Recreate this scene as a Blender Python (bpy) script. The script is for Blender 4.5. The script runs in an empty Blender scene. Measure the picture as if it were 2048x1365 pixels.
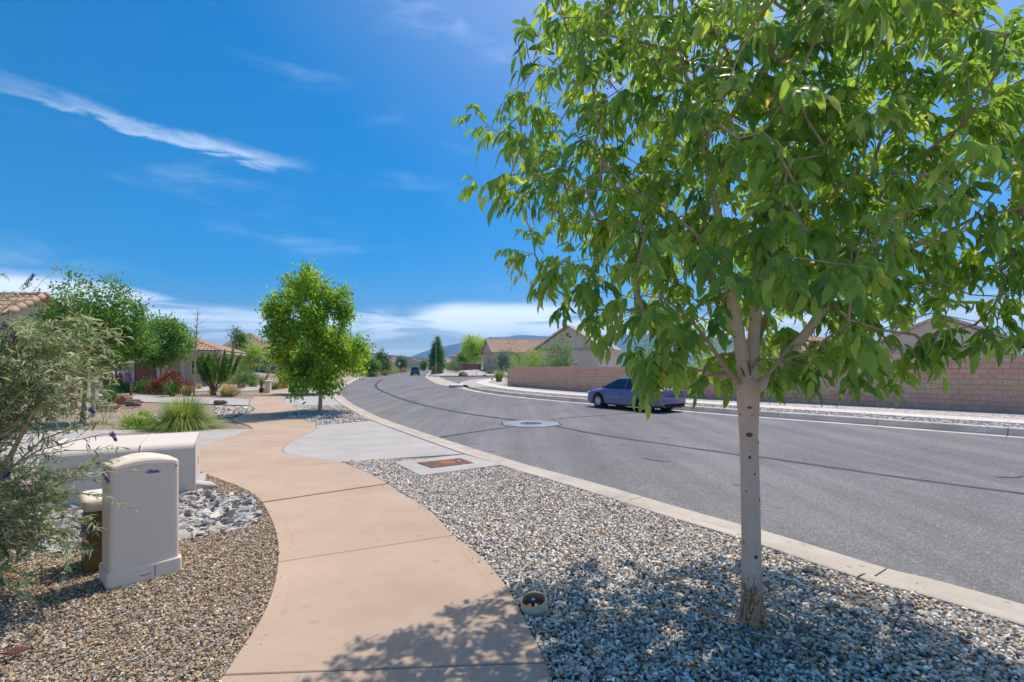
import bpy, bmesh, math, random
import numpy as np
from mathutils import Vector, Matrix
from mathutils.geometry import delaunay_2d_cdt
SC = bpy.context.scene
COL = SC.collection
R = math.radians
# ------------------------------------------------------------------ camera, sky, sun, exposure
CH, F, HV = 1.85, 1000.0, 733.0          # camera height (m), focal length and horizon row for a 2048 px wide frame
cd = bpy.data.cameras.new('camera'); cam = bpy.data.objects.new('camera', cd); COL.objects.link(cam)
cam.location = (0, 0, CH); cam.rotation_euler = (R(90), 0, 0)
cd.sensor_width = 36; cd.lens = 36*F/2048; cd.shift_y = (HV-682.5)/2048
cd.clip_start = 0.05; cd.clip_end = 60000
SC.camera = cam
SUNV = Vector((0.26, 0.36, 1.0)).normalized()
sd = bpy.data.lights.new('sun', 'SUN'); sd.energy = 2.15; sd.angle = R(0.5); sd.color = (1.0, 0.92, 0.79)
so = bpy.data.objects.new('sun', sd); COL.objects.link(so)
so.rotation_euler = SUNV.to_track_quat('Z', 'Y').to_euler()
SC.view_settings.view_transform = 'Standard'; SC.view_settings.look = 'None'
SC.view_settings.exposure = 1.0; SC.view_settings.gamma = 1; SC.view_settings.use_curve_mapping = False
SC.cycles.use_denoising = True
SC.cycles.max_bounces = 10; SC.cycles.diffuse_bounces = 6; SC.cycles.transmission_bounces = 8; SC.cycles.transparent_max_bounces = 8; SC.cycles.volume_bounces = 0
SC.cycles.sample_clamp_indirect = 6

class NT:
    """small helper to wire node trees"""
    def __init__(s, tree): s.t = tree; s.n = tree.nodes; s.l = tree.links
    def new(s, typ, **kw):
        n = s.n.new(typ)
        for k, v in kw.items(): setattr(n, k, v)
        return n
    def put(s, sock, v):
        if hasattr(v, 'is_linked') or isinstance(v, bpy.types.NodeSocket): s.l.new(v, sock)
        else: sock.default_value = v
    def math(s, op, a, b=0.0, c=None, clamp=False):
        n = s.new('ShaderNodeMath', operation=op); n.use_clamp = clamp
        s.put(n.inputs[0], a); s.put(n.inputs[1], b)
        if c is not None: s.put(n.inputs[2], c)
        return n.outputs[0]
    def mix(s, f, a, b, mode='MIX'):
        n = s.new('ShaderNodeMix', data_type='RGBA', blend_type=mode)
        s.put(n.inputs[0], f); s.put(n.inputs[6], a); s.put(n.inputs[7], b)
        return n.outputs[2]
    def sstep(s, x, a, b):
        n = s.new('ShaderNodeMapRange', interpolation_type='SMOOTHSTEP')
        s.put(n.inputs[0], x); n.inputs[1].default_value = a; n.inputs[2].default_value = b
        return n.outputs[0]
    def noise(s, vec, scale, detail=4, rough=.55, dist=0.0, out=0):
        n = s.new('ShaderNodeTexNoise'); 
        if vec is not None: s.l.new(vec, n.inputs['Vector'])
        n.inputs['Scale'].default_value = scale; n.inputs['Detail'].default_value = detail
        n.inputs['Roughness'].default_value = rough; n.inputs['Distortion'].default_value = dist
        return n.outputs[out]
    def ramp(s, fac, stops, interp='LINEAR'):
        n = s.new('ShaderNodeValToRGB'); r = n.color_ramp; r.interpolation = interp
        while len(r.elements) < len(stops): r.elements.new(.5)
        for e, (p, c) in zip(r.elements, stops):
            e.position = p; e.color = (*c, 1) if len(c) == 3 else c
        s.l.new(fac, n.inputs[0]); return n.outputs[0]

W = bpy.data.worlds.new('World'); SC.world = W; W.use_nodes = True
def build_world():
    g = NT(W.node_tree); g.n.clear()
    sky = g.new('ShaderNodeTexSky', sky_type='NISHITA'); sky.sun_disc = False
    sky.sun_elevation = math.asin(SUNV.z); sky.sun_rotation = math.atan2(SUNV.x, SUNV.y)
    sky.altitude = 1600; sky.air_density = 0.7; sky.dust_density = 7.5; sky.ozone_density = 2.0
    hs = g.new('ShaderNodeHueSaturation'); hs.inputs['Saturation'].default_value = 1.86; hs.inputs['Hue'].default_value = .489; hs.inputs['Value'].default_value = .68
    g.l.new(sky.outputs[0], hs.inputs['Color'])
    tc = g.new('ShaderNodeTexCoord'); d = tc.outputs['Generated']
    sx = g.new('ShaderNodeSeparateXYZ'); g.l.new(d, sx.inputs[0]); x, y, z = sx.outputs
    az = g.math('MULTIPLY', g.math('ARCTAN2', x, y), 57.2958)
    el = g.math('MULTIPLY', g.math('ARCSINE', z), 57.2958)
    # stretched noise coordinates in azimuth / elevation
    cb = g.new('ShaderNodeCombineXYZ'); g.put(cb.inputs[0], g.math('MULTIPLY', az, .06)); g.put(cb.inputs[1], g.math('MULTIPLY', el, .22))
    v = cb.outputs[0]
    n1 = g.noise(v, 2.2, 7, .62, .6); n2 = g.noise(v, 7.0, 6, .6, .4); n3 = g.noise(v, 0.9, 4, .5)
    # streak of cirrus
    rel = g.math('ADD', az, 34.0)
    axis = g.math('ADD', 20.75, g.math('MULTIPLY', rel, -.055))
    e = g.math('SUBTRACT', g.math('SUBTRACT', el, axis), g.math('MULTIPLY', g.math('SUBTRACT', n1, .5), 3.4))
    up = g.sstep(e, 1.25, -.15); dn = g.sstep(e, -.55, -.05)
    body = g.math('MULTIPLY', up, dn)
    ends = g.math('MULTIPLY', g.math('ADD', g.math('MULTIPLY', g.sstep(az, -52, -44), .35), g.math('MULTIPLY', g.sstep(az, -46, -34), .65)), g.sstep(az, -20.5, -29))
    st = g.math('MULTIPLY', g.math('MULTIPLY', body, ends), g.math('ADD', .25, g.math('MULTIPLY', n2, 1.2)))
    st = g.math('MULTIPLY', st, .36, clamp=True)
    # thin veils higher up, all around
    veil = g.math('MULTIPLY', g.sstep(n3, .5, .85), g.math('MULTIPLY', g.sstep(n1, .35, .8), .35))
    # banks of cloud low over the horizon, all around
    cb2 = g.new('ShaderNodeCombineXYZ'); g.put(cb2.inputs[0], g.math('MULTIPLY', az, .05)); g.put(cb2.inputs[1], g.math('MULTIPLY', el, .35)); cb2.inputs[2].default_value = 3.7
    m1 = g.noise(cb2.outputs[0], 1.6, 8, .58, .5)
    top = g.math('ADD', 3.6, g.math('MULTIPLY', g.noise(cb2.outputs[0], .8, 3, .5), 5.0))
    # taller bank to the west of the road and one above the mountains
    tw = g.math('MULTIPLY', g.sstep(az, -33, -41), 1.9)
    tm = g.math('MULTIPLY', g.math('MULTIPLY', g.sstep(az, -11, -6), g.sstep(az, 14, 8)), .9)
    top = g.math('ADD', top, g.math('ADD', tw, tm)); m1 = g.math('ADD', m1, g.math('MULTIPLY', g.math('ADD', tw, tm), .07))
    lo = g.sstep(g.math('SUBTRACT', el, top), .9, -1.5)
    bank = g.math('MULTIPLY', lo, g.sstep(m1, .34, .62))
    cl = g.math('MAXIMUM', g.math('MAXIMUM', st, veil), g.math('MULTIPLY', bank, .86))
    cl = g.math('MINIMUM', g.math('MAXIMUM', cl, g.math('MULTIPLY', g.sstep(el, 6.5, -.5), .80)), .95)
    white = g.mix(g.sstep(el, 0, 9), (9.5, 10.2, 11.2, 1), (5.8, 6.0, 6.3, 1))
    c = g.mix(cl, hs.outputs[0], white)
    bg = g.new('ShaderNodeBackground'); g.l.new(c, bg.inputs[0]); bg.inputs[1].default_value = 0.15
    out = g.new('ShaderNodeOutputWorld'); g.l.new(bg.outputs[0], out.inputs[0])
build_world()

# ------------------------------------------------------------------ helpers
rng = np.random.default_rng(7)
rnd = random.Random(5)
def G(u, v, z=0.0):
    d = F*(CH-z)/(v-HV); return Vector(((u-1024)/F*d, d, z))
def P3(u, v, d): return Vector(((u-1024)/F*d, d, CH-(v-HV)/F*d))
def lerp(a, b, t): return a+(b-a)*t
def sm(a, b, x):
    t = min(1, max(0, (x-a)/(b-a))); return t*t*(3-2*t)
def catmull(pts, n=6):
    p = [Vector(q) for q in pts]; p = [p[0]*2-p[1]]+p+[p[-1]*2-p[-2]]; out = []
    for i in range(1, len(p)-2):
        for k in range(n):
            t = k/n
            out.append(.5*((2*p[i])+(p[i+1]-p[i-1])*t+(2*p[i-1]-5*p[i]+4*p[i+1]-p[i+2])*t*t+(3*p[i]-p[i-1]-3*p[i+1]+p[i+2])*t**3))
    out.append(p[-2]); return out
def resample(pts, step):
    out = [Vector(pts[0])]; acc = 0
    for a, b in zip(pts, pts[1:]):
        a, b = Vector(a), Vector(b); L = (b-a).length; t = step-acc
        while t <= L:
            out.append(a.lerp(b, t/L)); t += step
        acc = L-(t-step)
    if (out[-1]-Vector(pts[-1])).length > step*.3: out.append(Vector(pts[-1]))
    return out
def offset(pts, d):
    """2D offset of a polyline to its left by d"""
    out = []
    for i, p in enumerate(pts):
        t = Vector(pts[min(i+1, len(pts)-1)])-Vector(pts[max(i-1, 0)]); t.z = 0; t.normalize()
        out.append(Vector((p[0]-t.y*d, p[1]+t.x*d, p[2])))
    return out
def tag(o, label=None, cat=None, group=None, kind=None):
    if label: o['label'] = label
    if cat: o['category'] = cat
    if group: o['group'] = group
    if kind: o['kind'] = kind
    return o
def thing(name, label, cat, loc=(0, 0, 0), rz=0, group=None, kind=None):
    o = bpy.data.objects.new(name, None); COL.objects.link(o); o.empty_display_size = .2
    o.location = loc; o.rotation_euler = (0, 0, rz)
    return tag(o, label, cat, group, kind)
def link(name, me, parent=None, loc=None):
    o = bpy.data.objects.new(name, me); COL.objects.link(o)
    if parent: o.parent = parent
    if loc is not None: o.location = loc
    return o
def copy_tree(o, parent=None):
    c = o.copy(); COL.objects.link(c); c.parent = parent
    for ch in [k for k in bpy.data.objects if k.parent == o]: copy_tree(ch, c)
    return c

class MB:
    """collects geometry and links it as ONE mesh object"""
    def __init__(s): s.v = []; s.f = []; s.m = []
    def add(s, vs, fs, mi=0):
        o = len(s.v); s.v += [tuple(q) for q in vs]; s.f += [tuple(i+o for i in q) for q in fs]; s.m += [mi]*len(fs); return s
    def box(s, c, d, mat=None, mi=0, taper=1.0):
        x, y, z = d[0]/2, d[1]/2, d[2]/2
        vs = [Vector((sx*x*(taper if sz > 0 else 1), sy*y*(taper if sz > 0 else 1), sz*z)) for sz in (-1, 1) for sy in (-1, 1) for sx in (-1, 1)]
        if mat is not None: vs = [mat @ q for q in vs]
        vs = [q+Vector(c) for q in vs]
        return s.add(vs, [(0, 2, 3, 1), (4, 5, 7, 6), (0, 1, 5, 4), (2, 6, 7, 3), (0, 4, 6, 2), (1, 3, 7, 5)], mi)
    def prism(s, outline, z0, z1, mi=0, inset=0.0):
        n = len(outline); a = sum(outline[i][0]*outline[(i+1) % n][1]-outline[(i+1) % n][0]*outline[i][1] for i in range(n))
        if a < 0: outline = list(reversed(outline))
        lo = [(p[0], p[1], z0) for p in outline]; hi = [(p[0], p[1], z1) for p in outline]
        fs = [tuple(range(n, 2*n)), tuple(reversed(range(n)))]+[(i, (i+1) % n, n+(i+1) % n, n+i) for i in range(n)]
        return s.add(lo+hi, fs, mi)
    def tube(s, pts, rad, sides=6, cap=True, mi=0, twist=0.0):
        pts = [Vector(p) for p in pts]; n = len(pts)
        if not hasattr(rad, '__len__'): rad = [rad]*n
        up = None; base = len(s.v)
        for i, p in enumerate(pts):
            t = (pts[min(i+1, n-1)]-pts[max(i-1, 0)])
            if t.length < 1e-9: t = Vector((0, 0, 1))
            t.normalize()
            if up is None: up = t.orthogonal().normalized()
            else:
                up = up-t*up.dot(t)
                up = up.normalized() if up.length > 1e-6 else t.orthogonal().normalized()
            b = t.cross(up)
            for k in range(sides):
                a = 2*math.pi*k/sides
                s.v.append(tuple(p+(up*math.cos(a)+b*math.sin(a))*rad[i]))
        for i in range(n-1):
            for k in range(sides):
                k2 = (k+1) % sides
                s.f.append((base+i*sides+k, base+i*sides+k2, base+(i+1)*sides+k2, base+(i+1)*sides+k)); s.m.append(mi)
        if cap:
            s.f.append(tuple(base+k for k in reversed(range(sides)))); s.m.append(mi)
            s.f.append(tuple(base+(n-1)*sides+k for k in range(sides))); s.m.append(mi)
        return s
    def lathe(s, prof, c=(0, 0, 0), sides=24, mi=0, mat=None):
        base = len(s.v); n = len(prof); c = Vector(c)
        for r, z in prof:
            for k in range(sides):
                a = 2*math.pi*k/sides; q = Vector((r*math.cos(a), r*math.sin(a), z))
                if mat is not None: q = mat @ q
                s.v.append(tuple(q+c))
        for i in range(n-1):
            for k in range(sides):
                k2 = (k+1) % sides
                s.f.append((base+i*sides+k, base+i*sides+k2, base+(i+1)*sides+k2, base+(i+1)*sides+k)); s.m.append(mi)
        return s
    def mesh(s, name, mats, smooth=False):
        me = bpy.data.meshes.new(name); me.from_pydata(s.v, [], s.f)
        for m in (mats if isinstance(mats, (list, tuple)) else [mats]): me.materials.append(m)
        if len(me.materials) > 1: me.polygons.foreach_set('material_index', s.m)
        if smooth: me.polygons.foreach_set('use_smooth', [True]*len(s.f))
        me.update(); return me
    def build(s, name, mats, parent=None, smooth=False, bevel=0.0, seg=2, loc=None, angle=40):
        me = s.mesh(name, mats, smooth); o = link(name, me, parent, loc)
        if bevel:
            b = o.modifiers.new('bevel', 'BEVEL'); b.width = bevel; b.segments = seg; b.limit_method = 'ANGLE'; b.angle_limit = R(angle)
        return o

def np_mesh(name, V, Fc, mats, attr=None, colors=None, smooth=False, flat=False):
    """mesh from numpy arrays: V (n,3), Fc (m,k)"""
    me = bpy.data.meshes.new(name); n, m, k = len(V), len(Fc), Fc.shape[1]
    me.vertices.add(n); me.vertices.foreach_set('co', np.ascontiguousarray(V, dtype=np.float32).ravel())
    me.loops.add(m*k); me.loops.foreach_set('vertex_index', np.ascontiguousarray(Fc, dtype=np.int32).ravel())
    me.polygons.add(m); me.polygons.foreach_set('loop_start', np.arange(0, m*k, k, dtype=np.int32))
    try: me.polygons.foreach_set('loop_total', np.full(m, k, dtype=np.int32))
    except Exception: pass
    for q in (mats if isinstance(mats, (list, tuple)) else [mats]): me.materials.append(q)
    me.update(calc_edges=True)
    if attr is not None:
        a = me.attributes.new('rnd', 'FLOAT', 'POINT'); a.data.foreach_set('value', np.ascontiguousarray(attr, dtype=np.float32))
    if colors is not None:
        a = me.attributes.new('col', 'FLOAT_COLOR', 'POINT')
        a.data.foreach_set('color', np.ascontiguousarray(np.concatenate([colors, np.ones((n, 1))], 1), dtype=np.float32).ravel())
    if flat or colors is not None: me.shade_flat()
    return me
def norm(a): return a/np.maximum(np.linalg.norm(a, axis=-1, keepdims=True), 1e-9)

# leaf templates: x along the leaf, y across, z off the blade
LEAF4 = (np.array([(0, 0, 0), (.45, .5, .10), (1, 0, -.05), (.45, -.5, .10)], float), np.array([(0, 2, 1), (0, 3, 2)]))
LANCE = (np.array([(0, 0, 0), (.22, .40, .06), (.22, 0, 0), (.22, -.40, .06), (.55, .46, .03), (.55, 0, -.04), (.55, -.46, .03),
                   (.82, .22, -.05), (.82, 0, -.10), (.82, -.22, -.05), (1, 0, -.18)], float),
         np.array([(0, 2, 1), (0, 3, 2), (1, 2, 5), (1, 5, 4), (2, 3, 6), (2, 6, 5), (4, 5, 8), (4, 8, 7), (5, 6, 9), (5, 9, 8), (7, 8, 10), (8, 9, 10)]))
STRAP = (np.array([(0, .35, 0), (0, -.35, 0), (.35, .5, .10), (.35, -.5, .10), (.7, .4, .06), (.7, -.4, .06), (1, 0, -.14)], float),
         np.array([(0, 1, 3), (0, 3, 2), (2, 3, 5), (2, 5, 4), (4, 5, 6)]))
def leaves(P, D, Nn, L, Wd, tmpl=LEAF4, r=None):
    """place one leaf per row of P along D with blade normal Nn; returns V, F, attr"""
    tv, tf = tmpl; n = len(P); D = norm(D); S = norm(np.cross(Nn, D)); Nn = np.cross(D, S)
    L = np.broadcast_to(L, n)[:, None, None]; Wd = np.broadcast_to(Wd, n)[:, None, None]
    V = P[:, None, :]+D[:, None, :]*tv[None, :, 0:1]*L+S[:, None, :]*tv[None, :, 1:2]*Wd+Nn[:, None, :]*tv[None, :, 2:3]*L
    Fc = tf[None]+(np.arange(n)*len(tv))[:, None, None]
    if r is None: r = rng.random(n)
    return V.reshape(-1, 3), Fc.reshape(-1, tf.shape[1]), np.repeat(r, len(tv))

# ------------------------------------------------------------------ materials
def new_mat(name):
    m = bpy.data.materials.new(name); m.use_nodes = True; g = NT(m.node_tree); g.n.clear()
    out = g.new('ShaderNodeOutputMaterial'); b = g.new('ShaderNodeBsdfPrincipled'); g.l.new(b.outputs[0], out.inputs[0])
    return m, g, b, out
def pos(g, world=True):
    if world: return g.new('ShaderNodeNewGeometry').outputs['Position']
    return g.new('ShaderNodeTexCoord').outputs['Object']
def bump(g, b, h, strength, dist=.01):
    n = g.new('ShaderNodeBump'); n.inputs['Strength'].default_value = strength; n.inputs['Distance'].default_value = dist
    g.l.new(h, n.inputs['Height']); g.l.new(n.outputs[0], b.inputs['Normal'])
def surf(name, c1, c2, scale=2.0, fine=60, finev=.25, rough=.85, bmp=.2, bdist=.004, world=True, metal=0.0, spec=.3, big=None, bigc=.2):
    m, g, b, out = new_mat(name); p = pos(g, world)
    c = g.ramp(g.noise(p, scale, 5), [(.3, c1), (.7, c2)])
    nf = g.noise(p, fine, 4, .7)
    k = g.math('ADD', 1-finev, g.math('MULTIPLY', nf, 2*finev))
    c = g.mix(1.0, c, k, 'MULTIPLY')
    if big:
        k2 = g.math('ADD', 1-bigc, g.math('MULTIPLY', g.sstep(g.noise(p, big, 8, .68, .0), .3, .7), 1.6*bigc))
        c = g.mix(1.0, c, k2, 'MULTIPLY')
    g.l.new(c, b.inputs['Base Color']); b.inputs['Roughness'].default_value = rough; b.inputs['Metallic'].default_value = metal
    b.inputs['Specular IOR Level'].default_value = spec
    if bmp: bump(g, b, nf, bmp, bdist)
    return m
def leaf_mat(name, stops, trans, fac=.42, rough=.45, spec=.45, gain=1.95):
    stops = [(p, tuple(min(.8, q*gain) for q in c)) for p, c in stops]
    m, g, b, out = new_mat(name)
    a = g.new('ShaderNodeAttribute', attribute_name='rnd'); oi = g.new('ShaderNodeObjectInfo')
    v = g.math('FRACT', g.math('ADD', a.outputs['Fac'], oi.outputs['Random']))
    c = g.ramp(v, stops); g.l.new(c, b.inputs['Base Color']); b.inputs['Roughness'].default_value = rough
    b.inputs['Specular IOR Level'].default_value = spec
    t = g.new('ShaderNodeBsdfTranslucent'); g.l.new(g.mix(1.0, c, (*trans, 1), 'MULTIPLY'), t.inputs[0])
    mx = g.new('ShaderNodeMixShader'); mx.inputs[0].default_value = fac
    g.l.new(b.outputs[0], mx.inputs[1]); g.l.new(t.outputs[0], mx.inputs[2]); g.l.new(mx.outputs[0], out.inputs[0])
    return m
def stone_mat(name, rough=.8):
    m, g, b, out = new_mat(name); a = g.new('ShaderNodeAttribute', attribute_name='col')
    n = g.noise(pos(g), 160, 4, .7)
    c = g.mix(1.0, a.outputs['Color'], g.math('ADD', .75, g.math('MULTIPLY', n, .5)), 'MULTIPLY')
    g.l.new(c, b.inputs['Base Color']); b.inputs['Roughness'].default_value = rough; bump(g, b, n, .25, .003); return m
def gravel_mat(name, stops, scale=28, bmp=.9):
    m, g, b, out = new_mat(name); p = pos(g)
    vo = g.new('ShaderNodeTexVoronoi'); g.l.new(p, vo.inputs['Vector']); vo.inputs['Scale'].default_value = scale
    sp = g.new('ShaderNodeSeparateColor'); g.l.new(vo.outputs['Color'], sp.inputs[0])
    c = g.ramp(sp.outputs[0], stops, 'LINEAR')
    big = g.math('ADD', .82, g.math('MULTIPLY', g.noise(p, .6, 4), .36))
    c = g.mix(1.0, c, big, 'MULTIPLY')
    g.l.new(c, b.inputs['Base Color']); b.inputs['Roughness'].default_value = .9; b.inputs['Specular IOR Level'].default_value = .2
    bump(g, b, g.math('SUBTRACT', 1.0, vo.outputs['Distance']), bmp, .03); return m
def plain(name, c, rough=.5, metal=0.0, spec=.5, coat=0.0):
    m, g, b, out = new_mat(name); b.inputs['Base Color'].default_value = (*c, 1); b.inputs['Roughness'].default_value = rough
    b.inputs['Metallic'].default_value = metal; b.inputs['Specular IOR Level'].default_value = spec; b.inputs['Coat Weight'].default_value = coat
    nz = g.noise(pos(g, False), 9, 5); k = g.math('ADD', .9, g.math('MULTIPLY', nz, .2))
    g.l.new(g.mix(1.0, (*c, 1), k, 'MULTIPLY'), b.inputs['Base Color'])
    return m

def asphalt():
    m, g, b, out = new_mat('asphalt'); p = pos(g)
    c = g.ramp(g.noise(p, .35, 6, .6, .6), [(.3, (.150, .146, .150)), (.7, (.205, .198, .200))])
    f = g.noise(p, 95, 3, .8); c = g.mix(1.0, c, g.math('ADD', .45, g.math('MULTIPLY', f, 1.1)), 'MULTIPLY')
    vo = g.new('ShaderNodeTexVoronoi'); g.l.new(p, vo.inputs['Vector']); vo.inputs['Scale'].default_value = 75
    sp = g.new('ShaderNodeSeparateColor'); g.l.new(vo.outputs['Color'], sp.inputs[0])
    c = g.mix(g.math('MULTIPLY', g.sstep(sp.outputs[0], .72, .95), .75), c, (.36, .34, .315, 1)); c = g.mix(g.math('MULTIPLY', g.sstep(sp.outputs[1], .80, .95), .6), c, (.05, .05, .052, 1))
    # tyre-worn streaks that run with the road
    mp = g.new('ShaderNodeMapping'); g.l.new(p, mp.inputs[0]); mp.inputs['Rotation'].default_value = (0, 0, R(33)); mp.inputs['Scale'].default_value = (1.0, .06, 1)
    s = g.sstep(g.noise(mp.outputs[0], 1.1, 5, .6), .35, .7)
    c = g.mix(1.0, c, g.math('ADD', .86, g.math('MULTIPLY', s, .28)), 'MULTIPLY')
    g.l.new(c, b.inputs['Base Color']); b.inputs['Roughness'].default_value = .85; b.inputs['Specular IOR Level'].default_value = .25
    bump(g, b, f, .5, .006); return m
M = {}
M['asphalt'] = asphalt()
M['tar'] = surf('tar', (.028, .029, .034), (.05, .05, .056), 3, 70, .2, .6, .2, spec=.35)
M['walk'] = walk_mat = surf('tan_concrete', (.44, .325, .235), (.495, .372, .275),   .8, 170, .22, .92, .22, .003, big=.55, bigc=.10)
M['drive'] = surf('pale_concrete', (.40, .375, .345), (.46, .435, .405), .7, 110, .1, .9, .15, .003, big=1.3, bigc=.10)
M['kerb'] = surf('kerb_concrete', (.45, .395, .325), (.53, .475, .40), .9, 100, .14, .9, .2, .003, big=1.1, bigc=.16)
M['kerb2'] = surf('far_kerb_concrete', (.56, .49, .42), (.66, .585, .51), .7, 60, .14, .9, .2, .003, big=.8, bigc=.2)
M['fwalk'] = surf('light_concrete', (.58, .555, .515), (.65, .625, .585), .7, 80, .08, .9, .1, .003)
M['soil'] = surf('soil', (.20, .145, .10), (.30, .22, .155), 1.2, 40, .3, .95, .4, .01)
M['sand'] = surf('desert_soil', (.33, .26, .18), (.44, .36, .26), .02, .6, .25, .95, .3, .05, big=.006, bigc=.25)
M['grav_base'] = gravel_mat('gravel_ground', [(0, (.05, .045, .04)), (.4, (.16, .14, .12)), (1, (.32, .29, .26))], 60, .5)
M['grav_tan'] = gravel_mat('tan_gravel', [(0, (.12, .09, .06)), (.3, (.30, .22, .14)), (.6, (.42, .32, .22)), (.85, (.36, .33, .29)), (1, (.55, .47, .38))], 26)
M['grav_grey'] = gravel_mat('grey_gravel', [(0, (.10, .095, .09)), (.3, (.30, .28, .27)), (.6, (.42, .39, .37)), (.85, (.5, .44, .38)), (1, (.64, .62, .6))], 24)
M['grav_pale'] = gravel_mat('pale_gravel', [(0, (.15, .13, .12)), (.25, (.36, .32, .29)), (.6, (.50, .45, .415)), (1, (.66, .62, .59))], 15, .6)
M['stones'] = stone_mat('stone_chips')
M['util'] = surf('beige_plastic', (.77, .655, .545), (.80, .685, .575), 1.2, 150, .05, .55, .05, .001, False, spec=.35)
M['util2'] = surf('beige_steel', (.72, .62, .52), (.76, .655, .555), 1.0, 150, .05, .5, .04, .001, False, spec=.35)
M['brown'] = surf('brown_plastic', (.135, .085, .030), (.185, .12, .045), 2, 100, .1, .55, .05, .001, False)
M['rust'] = surf('rusty_iron', (.13, .060, .042), (.24, .115, .075), 7, 130, .35, .8, .4, .003, metal=.2)
M['rust2'] = surf('orange_rust', (.27, .105, .045), (.34, .15, .07), 12, 130, .3, .85, .4, .003)
M['dark'] = plain('dark_gap', (.02, .02, .02), .8)
M['steel'] = plain('grey_steel', (.28, .28, .29), .45, .6)
M['collar'] = surf('manhole_collar', (.22, .255, .28), (.30, .335, .36), 1.2, 60, .12, .85, .15)
M['iron'] = surf('cast_iron', (.07, .075, .08), (.13, .135, .14), 6, 90, .25, .6, .3, metal=.3)
M['stucco'] = surf('beige_stucco', (.62, .50, .36), (.67, .545, .40), .5, 30, .1, .95, .25, .01, False)
M['stucco2'] = surf('tan_stucco', (.58, .46, .325), (.63, .51, .365), .5, 30, .1, .95, .25, .01, False)
M['stucco3'] = surf('pinkish_stucco', (.62, .49, .41), (.66, .53, .45), .5, 30, .1, .95, .25, .01, False)
M['trim'] = plain('cream_trim', (.58, .53, .44), .7)
M['tile'] = surf('clay_tile', (.40, .255, .175), (.53, .375, .27), 1.6, 9, .3, .9, .2, .01, True)
M['tile2'] = surf('brown_tile', (.27, .185, .135), (.40, .29, .215), 1.2, 7, .3, .9, .2, .01, True)
M['tile3'] = surf('pale_tile', (.46, .37, .32), (.58, .49, .44), 1.2, 7, .3, .9, .2, .01, True)
M['fascia'] = plain('cream_fascia', (.52, .44, .34), .8)
M['gdoor'] = surf('red_brown_door', (.215, .080, .048), (.26, .10, .062), 3, 40, .1, .6, .1, .003, False)
M['gdoor2'] = surf('brown_garage_door', (.17, .125, .065), (.20, .15, .085), 3, 40, .1, .6, .1, .003, False)
M['glass'] = plain('window_glass', (.05, .11, .13), .06, 0, .9)
M['solar'] = plain('solar_glass', (.02, .05, .12), .12, 0, .8)
M['white'] = plain('white_paint', (.75, .75, .74), .6)
M['redfence'] = surf('red_brown_wall', (.26, .125, .085), (.32, .165, .115), 1, 20, .2, .9, .2)
def speckle(m, scale, lo, col, amount):
    """small stains of fixed shape worked into the base colour"""
    g = NT(m.node_tree); b = next(n for n in g.n if n.type == 'BSDF_PRINCIPLED'); src = b.inputs['Base Color'].links[0].from_socket
    vo = g.new('ShaderNodeTexVoronoi'); p = pos(g); g.l.new(p, vo.inputs['Vector']); vo.inputs['Scale'].default_value = scale
    sp = g.new('ShaderNodeSeparateColor'); g.l.new(vo.outputs['Color'], sp.inputs[0])
    k = g.math('MULTIPLY', g.math('MULTIPLY', g.sstep(sp.outputs[0], lo, lo+.02), g.sstep(vo.outputs['Distance'], .32, .12)), amount); g.l.new(g.mix(k, src, (*col, 1)), b.inputs['Base Color'])
speckle(M['walk'], 7, .90, (.22, .15, .10), .22); speckle(M['walk'], 45, .80, (.26, .18, .12), .5); speckle(M['walk'], 70, .86, (.70, .55, .42), .5)
speckle(M['kerb'], 9, .86, (.22, .19, .15), .5); speckle(M['drive'], 6, .90, (.30, .28, .25), .5); speckle(M['asphalt'], 2.2, .90, (.07, .068, .07), .6)
def split_block(name, c1, c2):
    m, g, b, out = new_mat(name); p = pos(g)
    oi = g.new('ShaderNodeObjectInfo'); at = g.new('ShaderNodeAttribute', attribute_name='rnd')
    v = g.math('FRACT', g.math('ADD', at.outputs['Fac'], oi.outputs['Random']))
    c = g.ramp(v, [(0, c1), (1, c2)])
    n = g.noise(p, 9, 6, .65); n2 = g.noise(p, 40, 4, .7)
    c = g.mix(1.0, c, g.math('ADD', .72, g.math('MULTIPLY', n, .56)), 'MULTIPLY')
    g.l.new(c, b.inputs['Base Color']); b.inputs['Roughness'].default_value = .95; b.inputs['Specular IOR Level'].default_value = .15
    bump(g, b, g.math('ADD', n, g.math('MULTIPLY', n2, .4)), .9, .035); return m
M['block'] = split_block('rose_split_block', (.68, .375, .275), (.75, .44, .33))
M['block2'] = split_block('tan_split_block', (.62, .41, .265), (.68, .465, .31))
M['cap'] = surf('tan_cap_block', (.60, .42, .30), (.65, .47, .345), 2, 40, .15, .95, .2)
M['mortar'] = surf('mortar', (.26, .17, .14), (.32, .22, .18), 3, 60, .2, .95, .2)

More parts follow.
